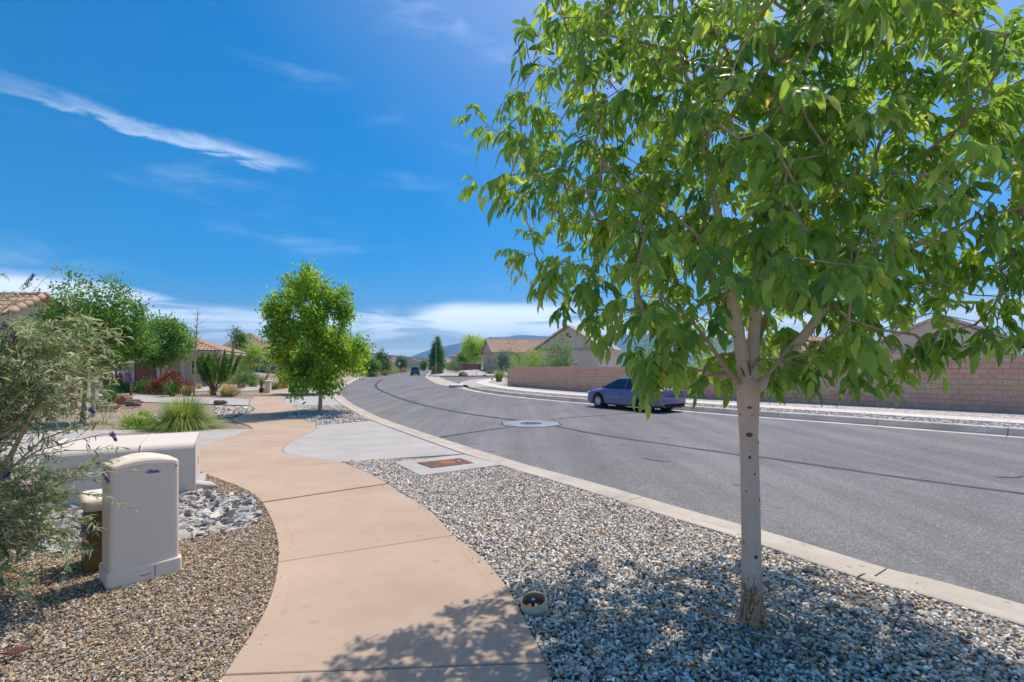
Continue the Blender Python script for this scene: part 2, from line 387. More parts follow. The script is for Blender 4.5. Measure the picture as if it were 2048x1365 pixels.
def bark(name, c1, c2, dark, low=False):
    m, g, b, out = new_mat(name); p = pos(g, False)
    c = g.ramp(g.noise(p, 5, 6, .6), [(.3, c1), (.7, c2)])
    mp = g.new('ShaderNodeMapping'); g.l.new(p, mp.inputs[0]); mp.inputs['Scale'].default_value = (1, 1, .22)
    fine = g.noise(mp.outputs[0], 60, 5, .7)
    c = g.mix(1.0, c, g.math('ADD', .82, g.math('MULTIPLY', fine, .36)), 'MULTIPLY')
    mp2 = g.new('ShaderNodeMapping'); g.l.new(p, mp2.inputs[0]); mp2.inputs['Scale'].default_value = (1, 1, .8)
    spots = g.sstep(g.noise(mp2.outputs[0], 16, 3, .5), .66, .72)
    c = g.mix(g.math('MULTIPLY', spots, .75), c, (*dark, 1))
    h = fine
    if low:       # flaking bark near the foot of the trunk, orange underneath
        sx = g.new('ShaderNodeSeparateXYZ'); g.l.new(p, sx.inputs[0])
        mp3 = g.new('ShaderNodeMapping'); g.l.new(p, mp3.inputs[0]); mp3.inputs['Scale'].default_value = (1, 1, .35)
        nz = g.noise(mp3.outputs[0], 20, 4, .6, 1.0)
        crack = g.sstep(g.math('ABSOLUTE', g.math('SUBTRACT', nz, .5)), .05, .018)
        zone = g.sstep(g.math('ADD', sx.outputs[2], g.math('MULTIPLY', nz, .5)), .75, .35)
        zone2 = g.sstep(g.math('ADD', sx.outputs[2], g.math('MULTIPLY', g.noise(p, 18, 3), .5)), .56, .46)
        c = g.mix(g.math('MULTIPLY', zone2, .85), c, (.52, .27, .13, 1))
        c = g.mix(g.math('MULTIPLY', zone, crack), c, (.11, .065, .045, 1))
        h = g.math('SUBTRACT', fine, g.math('MULTIPLY', g.math('MULTIPLY', zone, crack), 1.5))
    g.l.new(c, b.inputs['Base Color']); b.inputs['Roughness'].default_value = .85; b.inputs['Specular IOR Level'].default_value = .25
    bump(g, b, h, .5, .006); return m
M['bark'] = bark('smooth_pale_bark', (.71, .49, .37), (.79, .585, .455), (.19, .085, .06), True)
M['bark_up'] = bark('branch_bark', (.40, .29, .21), (.52, .40, .31), (.14, .07, .05))
M['bark_grey'] = bark('grey_bark', (.20, .16, .12), (.29, .24, .19), (.09, .06, .05))
M['bark_red'] = bark('red_bark', (.17, .075, .055), (.24, .115, .08), (.07, .03, .03))
M['twig'] = bark('tan_twig', (.42, .30, .17), (.56, .42, .27), (.18, .10, .06))
Gn = lambda a, b, c: (a, b, c)
M['ash'] = leaf_mat('ash_leaf', [(0, (.062, .135, .032)), (.4, (.112, .205, .046)), (.75, (.170, .27, .062)), (.92, (.23, .32, .085)), (.975, (.28, .32, .09)), (1, (.32, .28, .11))], (2.1, 1.8, .95), .54, .40, .45, 1.6)
M['ash2'] = leaf_mat('street_tree_leaf', [(0, (.035, .085, .010)), (.35, (.085, .16, .013)), (.7, (.14, .225, .018)), (1, (.21, .29, .028))], (2.1, 1.8, .9), .48, gain=2.2)
M['grn'] = leaf_mat('mid_green_leaf', [(0, (.020, .058, .012)), (.5, (.045, .11, .016)), (1, (.095, .18, .028))], (2.3, 2.0, 1.0), .4)
M['dgrn'] = leaf_mat('dark_green_leaf', [(0, (.012, .04, .010)), (.5, (.025, .075, .013)), (1, (.055, .12, .02))], (2.0, 1.8, 1.0), .35)
M['lime'] = leaf_mat('lime_leaf', [(0, (.07, .13, .014)), (.5, (.12, .21, .02)), (1, (.20, .29, .04))], (1.9, 1.7, .9), .42)
M['olive'] = leaf_mat('olive_leaf', [(0, (.06, .065, .025)), (.5, (.11, .115, .04)), (1, (.19, .185, .075))], (1.6, 1.5, 1), .3)
M['sage'] = leaf_mat('sage_leaf', [(0, (.042, .078, .040)), (.35, (.085, .125, .066)), (.7, (.15, .185, .112)), (.9, (.25, .28, .20)), (1, (.25, .19, .08))], (1.6, 1.5, 1.0), .42, .55, .35, 2.3)
M['redlf'] = leaf_mat('dark_red_leaf', [(0, (.035, .008, .008)), (.5, (.085, .017, .014)), (1, (.17, .04, .026))], (1.8, 1.2, 1), .35)
M['blade'] = leaf_mat('grass_blade', [(0, (.055, .11, .02)), (.5, (.11, .17, .032)), (.8, (.20, .22, .06)), (1, (.33, .27, .10))], (1.6, 1.6, 1), .35)
M['dry'] = leaf_mat('dry_grass', [(0, (.16, .13, .05)), (.5, (.27, .215, .09)), (1, (.40, .32, .15))], (1.4, 1.3, 1), .3)
M['rustgr'] = leaf_mat('rust_grass', [(0, (.13, .05, .02)), (1, (.26, .11, .05))], (1.4, 1.3, 1), .3)
M['blue_lf'] = leaf_mat('blue_green_leaf', [(0, (.04, .08, .06)), (1, (.10, .155, .12))], (1.5, 1.5, 1), .3)
M['white_fl'] = leaf_mat('pale_blossom', [(0, (.40, .38, .28)), (1, (.62, .58, .48))], (1.1, 1.1, 1), .3, gain=1)
M['purple'] = leaf_mat('purple_floret', [(0, (.085, .05, .16)), (.6, (.17, .115, .29)), (1, (.30, .22, .42))], (1.2, 1.1, 1.2), .3, gain=1.1)
M['seed'] = leaf_mat('orange_seed', [(0, (.22, .085, .012)), (1, (.42, .20, .03))], (1.3, 1.2, 1), .25, gain=1)
M['dead'] = leaf_mat('dry_leaf', [(0, (.46, .31, .12)), (1, (.58, .42, .20))], (1.3, 1.2, 1), .3)
# ------------------------------------------------------------------ terrain and outlines on the ground
ZR = -0.06                                # road surface; the near pavement is z = 0
gl = lambda l, z=0.0: [G(u, v, z) for u, v in l]
near_edge = gl([(2048, 1211), (1775.6, 1139), (1560, 1072.6), (1368, 1019), (1200, 970), (1021.5, 921), (867.7, 872.7), (771.5, 840), (729, 821), (700, 805), (682, 790), (679, 781.5), (720, 756.7), (743, 751), (778.6, 745), (819.6, 741)], ZR)
e0 = near_edge[0]; near_edge = [e0+Vector((5.6, -8.7, 0)), e0+Vector((2.7, -4.2, 0))]+near_edge+[Vector((-60, 330, ZR)), Vector((-66, 450, ZR))]
near_edge = catmull(near_edge, 8)
far_edge = gl([(2048, 877.5), (1712, 851), (1478, 833), (1380, 825), (1100, 802), (974, 788), (912, 775.4), (872, 766.6), (851, 753.7), (855, 749), (860, 744), (864, 740)], ZR)
f0 = far_edge[0]; far_edge = [f0+Vector((17, -19, 0)), f0+Vector((8.2, -9.5, 0))]+far_edge+[Vector((-46, 330, ZR)), Vector((-50, 450, ZR))]
far_edge = catmull(far_edge, 8)
_ny = np.array([p.y for p in near_edge]); _nx = np.array([p.x for p in near_edge])
_fy = np.array([p.y for p in far_edge]); _fx = np.array([p.x for p in far_edge])
def HL(x, y):
    dx = float(np.interp(y, _ny, _nx))-x
    return 1.15*sm(5, 16, dx)*sm(35, 66, y)*(1-.5*sm(90, 160, y))
def HR(x, y):
    dx = x-float(np.interp(y, _fy, _fx))
    return .15+1.05*sm(1.5, 7, dx)*sm(93, 104, y)
def GT(u, v, h=HL):
    """point of the sloping ground seen at a place on the photograph"""
    z = 0.0
    for _ in range(40):
        p = G(u, v, min(z, 1.7)); z = .6*z+.4*h(p.x, p.y)
    return Vector((p.x, p.y, h(p.x, p.y)))
def at(u, d, h=HL):
    x = (u-1024)/F*d; return Vector((x, d, h(x, d)))
def inside(poly, X, Y):
    r = np.zeros(len(X), bool); n = len(poly)
    for i in range(n):
        x1, y1, x2, y2 = poly[i][0], poly[i][1], poly[(i+1) % n][0], poly[(i+1) % n][1]
        c = ((y1 > Y) != (y2 > Y)) & (X < (x2-x1)*(Y-y1)/((y2-y1) if abs(y2-y1) > 1e-12 else 1e-12)+x1); r ^= c
    return r
def sheet(name, outline, mat, zf, step=None, kind='structure', parent=None):
    pts = [Vector((p[0], p[1])) for p in outline]; n = len(pts); edges = [(i, (i+1) % n) for i in range(n)]
    if step:
        xs = [p.x for p in pts]; ys = [p.y for p in pts]
        gx, gy = np.meshgrid(np.arange(min(xs), max(xs), step), np.arange(min(ys), max(ys), step))
        gx, gy = gx.ravel()+.37*step, gy.ravel()+.41*step; k = inside(outline, gx, gy)
        pts += [Vector((a, b)) for a, b in zip(gx[k], gy[k])]
    v, e, f, *_ = delaunay_2d_cdt(pts, edges, [list(range(n))], 1, 1e-5)
    mb = MB(); mb.add([(q.x, q.y, zf(q.x, q.y)) for q in v], f)
    o = mb.build(name, mat, parent)
    if kind and not parent: tag(o, kind=kind)
    return o
def flat(z): return lambda x, y: z

# wide desert floor
def ground():
    mb = MB(); ring = [0, 20, 60, 140, 300, 700, 1500, 3000, 6000, 11000]; ns = 48
    mb.v.append((0, 0, -.3))
    for r in ring[1:]:
        for k in range(ns):
            a = 2*math.pi*k/ns; mb.v.append((r*math.cos(a), r*math.sin(a), -.3))
    for k in range(ns): mb.f.append((0, 1+k, 1+(k+1) % ns))
    for i in range(len(ring)-2):
        for k in range(ns):
            a, b = 1+i*ns+k, 1+i*ns+(k+1) % ns; mb.f.append((a, a+ns, b+ns, b))
    mb.m = [0]*len(mb.f); tag(mb.build('ground', M['sand']), kind='structure')
ground()

# road
road = sheet('road', near_edge+list(reversed(far_edge)), M['asphalt'], flat(ZR))
KB = .62
kerb_back = offset(near_edge, KB)                    # near side: back of the kerb
if (kerb_back[10]-Vector((0, 0, 0))).x > near_edge[10].x: kerb_back = offset(near_edge, -KB)
FB = .74
fkerb_back = offset(far_edge, -FB)
if fkerb_back[20].x < far_edge[20].x: fkerb_back = offset(far_edge, FB)
def sweep(mb, path, back, prof, s0, s1, cum):
    """profile (t across 0..1, z) swept between arc lengths s0 and s1"""
    ss = [s0]+[c for c in cum if s0+.02 < c < s1-.02]+[s1]; k = len(prof); base = len(mb.v)
    for s in ss:
        i = int(np.clip(np.searchsorted(cum, s)-1, 0, len(path)-2)); t = (s-cum[i])/(cum[i+1]-cum[i])
        a = path[i].lerp(path[i+1], t); b = back[i].lerp(back[i+1], t)
        for w, z in prof: q = a.lerp(b, w); mb.v.append((q.x, q.y, z))
    for i in range(len(ss)-1):
        for j in range(k-1):
            mb.f.append((base+i*k+j, base+(i+1)*k+j, base+(i+1)*k+j+1, base+i*k+j+1)); mb.m.append(0)
    mb.f.append(tuple(base+j for j in range(k))); mb.f.append(tuple(base+(len(ss)-1)*k+j for j in reversed(range(k)))); mb.m += [0, 0]
def arclen(path): return np.concatenate([[0], np.cumsum([(b-a).length for a, b in zip(path, path[1:])])])
def kerb_run(root, path, back, prof, mat, s_from, s_to, seg, gap=.014):
    cum = arclen(path); s = s_from
    while s < s_to-.3:
        e = min(s+seg, s_to); mb = MB(); sweep(mb, path, back, prof, s+gap/2, e-gap/2, cum); mb.build('kerb_segment', mat, root); s = e
NPROF = [(0, -.20), (0, -.052), (.02, -.048), (.50, -.060), (.56, -.052), (.66, -.020), (.74, .004), (.82, .014), (.97, .016), (1, .010), (1, -.20)]
FPROF = [(0, -.25), (0, -.052), (.68, -.064), (.695, -.050), (.74, .12), (.765, .142), (.80, .150), (.98, .152), (1, .148), (1, -.25)]
near_kerb = tag(bpy.data.objects.new('near_kerb', None), kind='structure'); COL.objects.link(near_kerb)
cumn = arclen(near_edge); s_ref = cumn[int(np.argmin([(p-G(1775.6, 1139, ZR)).length for p in near_edge]))]
kerb_run(near_kerb, near_edge, kerb_back, NPROF, M['kerb'], s_ref-3*3.05, s_ref+3.05*24, 3.05)
mb = MB(); sweep(mb, near_edge, kerb_back, NPROF, s_ref+3.05*24, cumn[-1], cumn); mb.build('far_kerb_run', M['kerb'], near_kerb)
far_kerb = tag(bpy.data.objects.new('far_kerb', None), kind='structure'); COL.objects.link(far_kerb)
cumf = arclen(far_edge); s_c = cumf[int(np.argmin([(p-G(912, 775.4, ZR)).length for p in far_edge]))]
s_n = cumf[int(np.argmin([(p-G(851, 753.7, ZR)).length for p in far_edge]))]
s_r = cumf[int(np.argmin([(p-G(1741.5, 853, ZR)).length for p in far_edge]))]
s0 = s_r-3.05*round(s_r/3.05-1.2)
kerb_run(far_kerb, far_edge, fkerb_back, FPROF, M['kerb2'], s0, s_c-2.6, 3.05, .02)
mb = MB(); sweep(mb, far_edge, fkerb_back, FPROF, s_n+1, cumf[-1], cumf); mb.build('far_kerb_run', M['kerb2'], far_kerb)
# bright edge of the gutter pan along the far kerb
def strip(name, path, w, mat, z, parent):
    a = offset(path, w/2); b = offset(path, -w/2); mb = MB(); n = len(path)
    mb.add([(p.x, p.y, z if z is not None else p.z) for p in a]+[(p.x, p.y, z if z is not None else p.z) for p in b], [(i, i+1, n+i+1, n+i) for i in range(n-1)])
    return mb.build(name, mat, parent)

# left-hand yards (all the ground on the near side of the kerb), far pavement side
iN = int(np.argmin([(p-Vector((-60, 330, ZR))).length for p in kerb_back]))
yard = list(kerb_back[:iN+1])+[Vector((-320, 330, 0)), Vector((-320, -14, 0)), Vector((0, -14, 0))]
sheet('yard_ground', yard, M['grav_tan'], lambda x, y: HL(x, y)-.026, 4.0)

# tan pavement that winds beside the road
WL = gl([(435, 1365), (480, 1300), (520, 1240), (545, 1180), (556, 1120), (553, 1070), (537, 1027), (515, 995), (480, 974), (430, 955), (398, 943)])
WLd = gl([(345, 929), (300, 929), (332, 915), (399, 894), (450, 877), (502, 859), (503, 855.5), (494.6, 850), (475, 845), (467, 839), (475, 834), (499, 825.5), (510, 820), (508, 816), (501, 812), (499, 806), (502, 799.5), (507, 797), (507, 793), (534, 786.6), (552, 779), (590, 769), (640, 760), (700, 754)])
WR = gl([(1105, 1365), (1085, 1310), (1060, 1260), (1030, 1200), (1000, 1155), (960, 1110), (905, 1068), (870, 1030), (835, 1005), (800, 985), (775, 967), (740, 948), (690, 926)])
WRd = gl([(641, 919), (605, 913), (575, 908), (565, 901.5), (568, 894), (581, 883), (604.5, 872), (621, 865), (631, 858), (631.5, 852), (625, 846), (612, 841.5), (597, 837), (575, 834.5), (569, 832.5), (575, 828), (591, 821.5), (594, 817), (588, 813.5), (581, 811), (569, 806), (567, 801.5), (571, 796), (567, 793.5), (560.6, 791.8), (568, 788.5), (600, 783), (640, 772), (680, 763), (712, 757)])
WL = [Vector((-1.42, .5, 0)), Vector((-1.62, 1.7, 0))]+WL; WR = [Vector((.50, .5, 0)), Vector((.36, 1.7, 0))]+WR
WLs = catmull(WL, 5)[:-1]+catmull([WL[-1]]+WLd, 4); WRs = catmull(WR, 5)[:-1]+catmull([WR[-1]]+WRd, 4)
nearest = lambda path, p: int(np.argmin([(q-p).length for q in path]))
def densify(path, step): return resample(path, step)
WLs = densify(WLs, .12); WRs = densify(WRs, .12)
walk = tag(bpy.data.objects.new('pavement', None), kind='structure'); COL.objects.link(walk)
joints = [(Vector((-1.42, .5, 0)), Vector((.50, .5, 0)), .008), (G(452, 1352), G(1088, 1318), .010), (G(556, 1121), G(905, 1068), .012), (G(520, 1005), G(775, 967), .055), (G(400, 944), G(690, 926), .016),
          (G(399, 894), G(568, 894), .010), (G(467, 880), G(607, 872), .010), (G(500, 853), G(631, 853), .010), (G(467, 839), G(600, 838), .010), (G(505, 821), G(591, 821), .01), (G(500, 808), G(570, 806), .01), (G(507, 795), G(567, 793), .01), (G(560, 776), G(620, 778), .01), (G(640, 760), G(670, 765), .01), (WLs[-1], WRs[-1], .01)]
ji = [(nearest(WLs, a), nearest(WRs, b), w) for a, b, w in joints]
for (a0, b0, w0), (a1, b1, w1) in zip(ji, ji[1:]):
    L = [p.copy() for p in WLs[a0:a1+1]]; Rr = [p.copy() for p in WRs[b0:b1+1]]
    if len(L) < 2 or len(Rr) < 2: continue
    d = (L[1]-L[0]).normalized(); L[0] += d*w0/2; d = (Rr[1]-Rr[0]).normalized(); Rr[0] += d*w0/2
    d = (L[-2]-L[-1]).normalized(); L[-1] += d*w1/2; d = (Rr[-2]-Rr[-1]).normalized(); Rr[-1] += d*w1/2
    far = L[0].y > 14
    sl = MB().prism(L+list(reversed(Rr)), -.12, 0.0).build('slab', M['walk'], walk, bevel=0 if far else .006, seg=1, angle=50)
# tooled lines a hand's breadth in from the slab edges
M['walk_line'] = surf('tooled_line', (.40, .28, .195), (.46, .325, .23), 3, 120, .2, .92, .1)
for path, sg, (q0, q1) in ((WLs, -1, (ji[1][0]+4, ji[2][0]-3)), (WLs, -1, (ji[2][0]+3, ji[3][0]-4)), (WRs, 1, (ji[0][1]+6, ji[1][1]-2)), (WRs, 1, (ji[1][1]+3, ji[2][1]-3))):
    off = offset(path[q0:q1], .13*sg); mb = MB(); n = len(off); l2 = offset(off, .004*sg)
    mb.add([(p.x, p.y, .0012) for p in off]+[(p.x, p.y, .0012) for p in l2], [(i, i+1, n+i+1, n+i) for i in range(n-1)]); mb.build('tooled_line', M['walk_line'], walk)
# expansion strip in the widest joint
sheet('joint_filler', [joints[3][0].lerp(joints[3][1], .005)+Vector((0, -.03, 0)), joints[3][1]+Vector((-.01, -.03, 0)), joints[3][1]+Vector((-.01, .03, 0)), joints[3][0]+Vector((.01, .03, 0))], M['dark'], flat(-.012), parent=walk)

# concrete aprons and driveways
i0 = nearest(WRs, G(675, 924.6)); i1 = nearest(WRs, G(631.5, 851))
k0 = nearest(kerb_back, G(881, 911)); k1 = nearest(kerb_back, G(745, 842))
def crop(path, a, b): return path[a:b+1] if a <= b else list(reversed(path[b:a+1]))
def shift(pts, d): return [p+Vector(d) for p in pts]
apron = [p+Vector((.012, 0, 0)) for p in WRs[i0:i1+1]]+crop([p+(q-p)*1.02 for p, q in zip(near_edge, kerb_back)], k1, k0)
def slab_obj(name, outline, mat, z0=-.12, z1=-.002, bev=.006, kind='structure'):
    o = MB().prism([(p[0], p[1]) for p in outline], z0, z1).build(name, mat, None, bevel=bev, seg=1, angle=50); return tag(o, kind=kind)
slab_obj('driveway_apron', apron, M['drive'])
j0 = nearest(WRs, G(583, 811)); j1 = nearest(WRs, G(571, 796)); k2 = nearest(kerb_back, G(680, 811)); k3 = nearest(kerb_back, G(657, 792.5))
slab_obj('driveway_apron', [p+Vector((.012, 0, 0)) for p in WRs[j0:j1+1]]+crop([p+(q-p)*1.02 for p, q in zip(near_edge, kerb_back)], k3, k2), M['drive'])
j2 = nearest(WRs, G(585, 785.5)); j3 = nearest(WRs, G(650, 769.5)); k4 = nearest(kerb_back, G(662, 787)); k5 = nearest(kerb_back, G(676, 770))
slab_obj('driveway_apron', WRs[j2:j3+1]+crop(kerb_back, k5, k4), M['drive'], bev=0)
a0, a1 = nearest(WLs, G(300, 929)), nearest(WLs, G(502, 859))
slab_obj('driveway', [p+Vector((-.012, 0, 0)) for p in WLs[a0:a1+1]]+gl([(380, 859.5), (200, 860), (-100, 862), (-500, 866), (-700, 925), (-200, 935), (100, 933)]), M['drive'])
def drape(name, px, mat, off=.012): return sheet(name, [GT(u, v) for u, v in px], mat, lambda x, y: HL(x, y)+off, 1.5)
drape('driveway', [(498, 812), (497, 806), (499, 799.5), (425, 796), (250, 790), (60, 788), (-300, 786), (-300, 803), (60, 803), (250, 804), (425, 809)], M['drive'])
drape('driveway', [(372, 783), (500, 782.5), (530, 780), (524, 771), (470, 770), (420, 766), (397, 750), (361, 750), (362, 766)], M['drive'])

# grey gravel between the pavement and the kerb, pale gravel beyond the road
def bed(a, b, c, d, mat, name='gravel_bed'):
    sheet(name, WRs[a:b+1]+crop(kerb_back, d, c), mat, flat(-.020))
kk = nearest(kerb_back, Vector((7.5, -1.2, 0)))
bed(0, i0, kk, k0, M['grav_base'])
bed(i1, j0, k1, k2, M['grav_grey']); bed(j1, j2, k3, k4, M['grav_grey'])

# side street that opens to the east, its corner and the land beyond
ic = int(np.searchsorted(cumf, s_c)); inn = int(np.searchsorted(cumf, s_n))
corner = [fkerb_back[ic-2], Vector((-5.2, 50, 0)), Vector((-5.4, 57, 0)), Vector((-5.0, 64, 0)), Vector((-3.5, 70, 0)), Vector((-.5, 74.5, 0)), Vector((4, 77.5, 0)), Vector((30, 88, 0)), Vector((90, 112, 0))]
corner_s = catmull(corner, 6)
south = list(fkerb_back[2:ic-2])+corner_s+[Vector((95, 60, 0)), Vector((80, -30, 0))]
sheet('far_verge', south, M['grav_pale'], flat(.142), None)
north_c = catmull([fkerb_back[inn+2], Vector((-14.2, 92, 0)), Vector((-11, 90.5, 0)), Vector((-6, 91.5, 0)), Vector((4, 95.5, 0)), Vector((30, 106, 0)), Vector((90, 131, 0))], 6)
iF = int(np.argmin([(p-Vector((-46, 330, ZR))).length for p in fkerb_back]))
sheet('far_yards', north_c+[Vector((320, 220, 0)), Vector((320, 330, 0))]+list(reversed(fkerb_back[inn+2:iF+1])), M['grav_pale'], lambda x, y: HR(x, y), 5.0)
sheet('side_street', [far_edge[i]+Vector((.9, .3, 0)) for i in range(ic-1, inn+1)]+[Vector((-11, 90, 0)), Vector((-6, 91, 0)), Vector((4, 95, 0)), Vector((30, 105.5, 0)), Vector((90, 131, 0)), Vector((90, 112, 0)), Vector((30, 88, 0)), Vector((4, 78, 0)), Vector((-.5, 75, 0)), Vector((-3.5, 70.5, 0)), Vector((-5.2, 64, 0)), Vector((-5.6, 57, 0)), Vector((-5.3, 50, 0))], M['asphalt'], flat(ZR+.004))
sheet('valley_gutter', [far_edge[i]+Vector((-.1, 0, 0)) for i in range(ic-2, inn+2)]+[far_edge[i]+Vector((2.2, .7, 0)) for i in reversed(range(ic-2, inn+2))], M['kerb'], flat(ZR+.008))
# return kerb round the corner, one swept run each
def low_kerb(path, name, top=.155, w=.16):
    mb = MB(); a = path; b = offset(path, -w)
    n = len(a); prof = []
    for p, q in zip(a, b): mb.v += [(p.x, p.y, -.2), (p.x, p.y, top-.02), (p.x*.85+q.x*.15, p.y*.85+q.y*.15, top), (q.x, q.y, top), (q.x, q.y, -.2)]
    for i in range(n-1):
        for j in range(4): mb.f.append((i*5+j, (i+1)*5+j, (i+1)*5+j+1, i*5+j+1)); mb.m.append(0)
    return mb.build(name, M['kerb2'], far_kerb)
low_kerb(corner_s[3:], 'corner_kerb'); low_kerb(north_c, 'corner_kerb')
# pale far pavement in front of the block wall
fw_a = offset(far_edge, -(FB+1.35)) if fkerb_back[20].x == offset(far_edge, -FB)[20].x else offset(far_edge, FB+1.35)
fw_b = offset(far_edge, -(FB+2.62)) if fkerb_back[20].x == offset(far_edge, -FB)[20].x else offset(far_edge, FB+2.62)
fwalk = tag(bpy.data.objects.new('far_pavement', None), kind='structure'); COL.objects.link(fwalk)
cuma = arclen(fw_a); 
def along(path, cum, s):
    i = int(np.clip(np.searchsorted(cum, s)-1, 0, len(path)-2)); t = (s-cum[i])/(cum[i+1]-cum[i]); return path[i].lerp(path[i+1], t)
sA, sB = cuma[8], cuma[ic-3]; nsl = int((sB-sA)/1.8); 
def pair(s):
    i = int(np.clip(np.searchsorted(cuma, s)-1, 0, len(fw_a)-2)); t = (s-cuma[i])/(cuma[i+1]-cuma[i]); return fw_a[i].lerp(fw_a[i+1], t), fw_b[i].lerp(fw_b[i+1], t)
for k in range(nsl):
    q0, q1 = sA+(sB-sA)*k/nsl+.006, sA+(sB-sA)*(k+1)/nsl-.006
    (a, b), (c, d) = pair(q0), pair(q1)
    MB().prism([a, c, d, b], .05, .172).build('slab', M['fwalk'], fwalk)
wc = offset(corner_s, -1.6); wd = offset(corner_s, -2.9)
if wc[20].x < corner_s[20].x: wc = offset(corner_s, 1.6); wd = offset(corner_s, 2.9)
sheet('corner_pavement', [pair(sB)[0]]+wc[6:40]+list(reversed(wd[6:40]))+[pair(sB)[1]], M['fwalk'], flat(.160), parent=fwalk)
nc = offset(north_c, 1.2); nd = offset(north_c, 2.6)
mb = MB(); n = len(nc); mb.add([(p.x, p.y, HR(p.x, p.y)+.02) for p in nc]+[(p.x, p.y, HR(p.x, p.y)+.02) for p in nd], [(i, i+1, n+i+1, n+i) for i in range(n-1)]); mb.build('corner_pavement', M['fwalk'], fwalk)

# ------------------------------------------------------------------ tar seams, manhole, pipes in the road
def seam(px, w):
    p = catmull([G(u, v, ZR) for u, v in px], 10); p = resample(p, .35)
    p = [q+Vector((rnd.uniform(-.02, .02), rnd.uniform(-.02, .02), 0)) for q in p]
    a = [0]*len(p); mb = MB()
    for i, q in enumerate(p):
        t = (p[min(i+1, len(p)-1)]-p[max(i-1, 0)]).normalized(); nn = Vector((-t.y, t.x, 0)); ww = w*.68*rnd.uniform(.7, 1.35)
        mb.v += [tuple(q+nn*ww+Vector((0, 0, .004))), tuple(q-nn*ww+Vector((0, 0, .004)))]
    mb.f = [(2*i, 2*i+1, 2*i+3, 2*i+2) for i in range(len(p)-1)]; mb.m = [0]*len(mb.f)
    mb.build('tar_seam', M['tar'], road)
seam([(1038, 842), (974, 833.6), (923, 826), (847, 810.8), (796, 795.5), (760.6, 781), (752, 773), (755.6, 765.5), (764.5, 759)], .17)
seam([(1100, 841), (1139, 836), (1197, 832), (1276, 826), (1320, 824)], .09)
seam([(1112, 853), (1200, 869.7), (1469, 909), (1523, 915), (1780, 952.5), (2028, 985.6), (2200, 1010)], .11)
seam([(1020, 855), (960, 863), (875, 876)], .10)
seam([(640+80, 772.3), (752, 772.3)], .12)
seam([(790, 777), (820, 776.6), (860, 777.4)], .1); seam([(857, 777.5), (875, 778)], .18)
seam([(1995, 955), (2020, 957), (2048, 953)], .07); seam([(2028, 986), (2042, 984), (2060, 990)], .06)
seam([(1287, 917), (1300, 921), (1340, 925)], .04)
# octagonal concrete collar with its cast iron cover
c0 = G(1062, 848, ZR)
mh = thing('manhole', 'round iron manhole cover in a bluish concrete collar in the road', 'manhole', c0)
oc = [(1.0*math.cos(R(22.5+45*k)), 1.0*math.sin(R(22.5+45*k))) for k in range(8)]
inn8 = [(.34*math.cos(2*math.pi*k/24), .34*math.sin(2*math.pi*k/24)) for k in range(24)]
MB().prism(oc, -.05, .012).build('collar', M['collar'], mh)
MB().lathe([(.0, .018), (.27, .018), (.285, .016), (.285, .0)], sides=28).build('cover', M['iron'], mh)
MB().lathe([(.30, .012), (.30, .020), (.36, .020), (.37, .012)], sides=28).build('cover_frame', M['iron'], mh)
mb = MB()
for k in range(8): mb.box((.14*math.cos(k*.785), .14*math.sin(k*.785), .021), (.09, .03, .006), Matrix.Rotation(k*.785, 4, 'Z').to_3x3())
mb.build('cover_ribs', M['iron'], mh)
tr = MB()
for k in range(8):
    a, b = Vector((*oc[k], .0)), Vector((*oc[(k+1) % 8], .0)); tr.add([a*1.0+Vector((0, 0, .004)), b+Vector((0, 0, .004)), b*1.07+Vector((0, 0, .004)), a*1.07+Vector((0, 0, .004))], [(0, 1, 2, 3)])
tr.build('tar_ring', M['tar'], mh)

# valve box: concrete pad with a rusty lid
pv = [G(787, 926.5), G(929, 911), G(1002, 932), G(841, 953.5)]; cv = sum(pv, Vector())/4
vb = thing('valve_box', 'rusty rectangular lid set in a pale concrete pad beside the kerb', 'valve box', cv)
lv = [p-cv for p in pv]
lid = [G(835, 928.5)-cv, G(919.6, 919.6)-cv, G(946.5, 929)-cv, G(864, 939)-cv]
MB().prism(lv, -.1, .022).build('pad', M['drive'], vb, bevel=.008, seg=1)
MB().prism([p*1.04+(sum(lid, Vector())/4)*-.04 for p in lid], .02, .0245).build('lid_recess', M['dark'], vb)
MB().prism(lid, .02, .030).build('lid', M['rust'], vb, bevel=.003, seg=1)
lc = sum(lid, Vector())/4
MB().lathe([(0, .045), (.09, .043), (.15, .036), (.16, .030)], c=lc+Vector((.02, .03, 0)), sides=24).build('reader_disc', M['rust2'], vb)
MB().lathe([(0, .041), (.04, .04), (.05, .03)], c=lc+Vector((.22, .16, 0)), sides=16).build('bolt_cap', M['steel'], vb)

# irrigation bubbler in a short clay-coloured pipe
cp = G(1069, 1216)
ir = thing('irrigation_sleeve', 'short open pipe ring in the gravel with a blue valve inside', 'pipe', cp)
tilt = (Matrix.Rotation(R(9), 3, 'X') @ Matrix.Rotation(R(-6), 3, 'Y'))
MB().lathe([(.088, -.06), (.088, .068), (.092, .073), (.098, .073), (.103, .068), (.103, -.06)], sides=40, mat=tilt).build('sleeve', surf('clay_plastic', (.62, .46, .30), (.68, .52, .36), 4, 60, .08, .6, .05, world=False), ir, smooth=True)
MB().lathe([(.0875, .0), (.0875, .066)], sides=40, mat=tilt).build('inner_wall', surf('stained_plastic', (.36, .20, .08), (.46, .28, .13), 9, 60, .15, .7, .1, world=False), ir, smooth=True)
MB().lathe([(0, .004), (.088, .004)], sides=30, mat=tilt).build('silt', surf('brown_silt', (.24, .12, .04), (.34, .18, .07), 14, 60, .2, .9, .3, world=False), ir)
MB().tube([(-.012, .01, 0), (-.012, .008, .045)], [.014, .013], 12).build('valve_stem', plain('black_plastic', (.012, .012, .018), .4), ir, smooth=True)
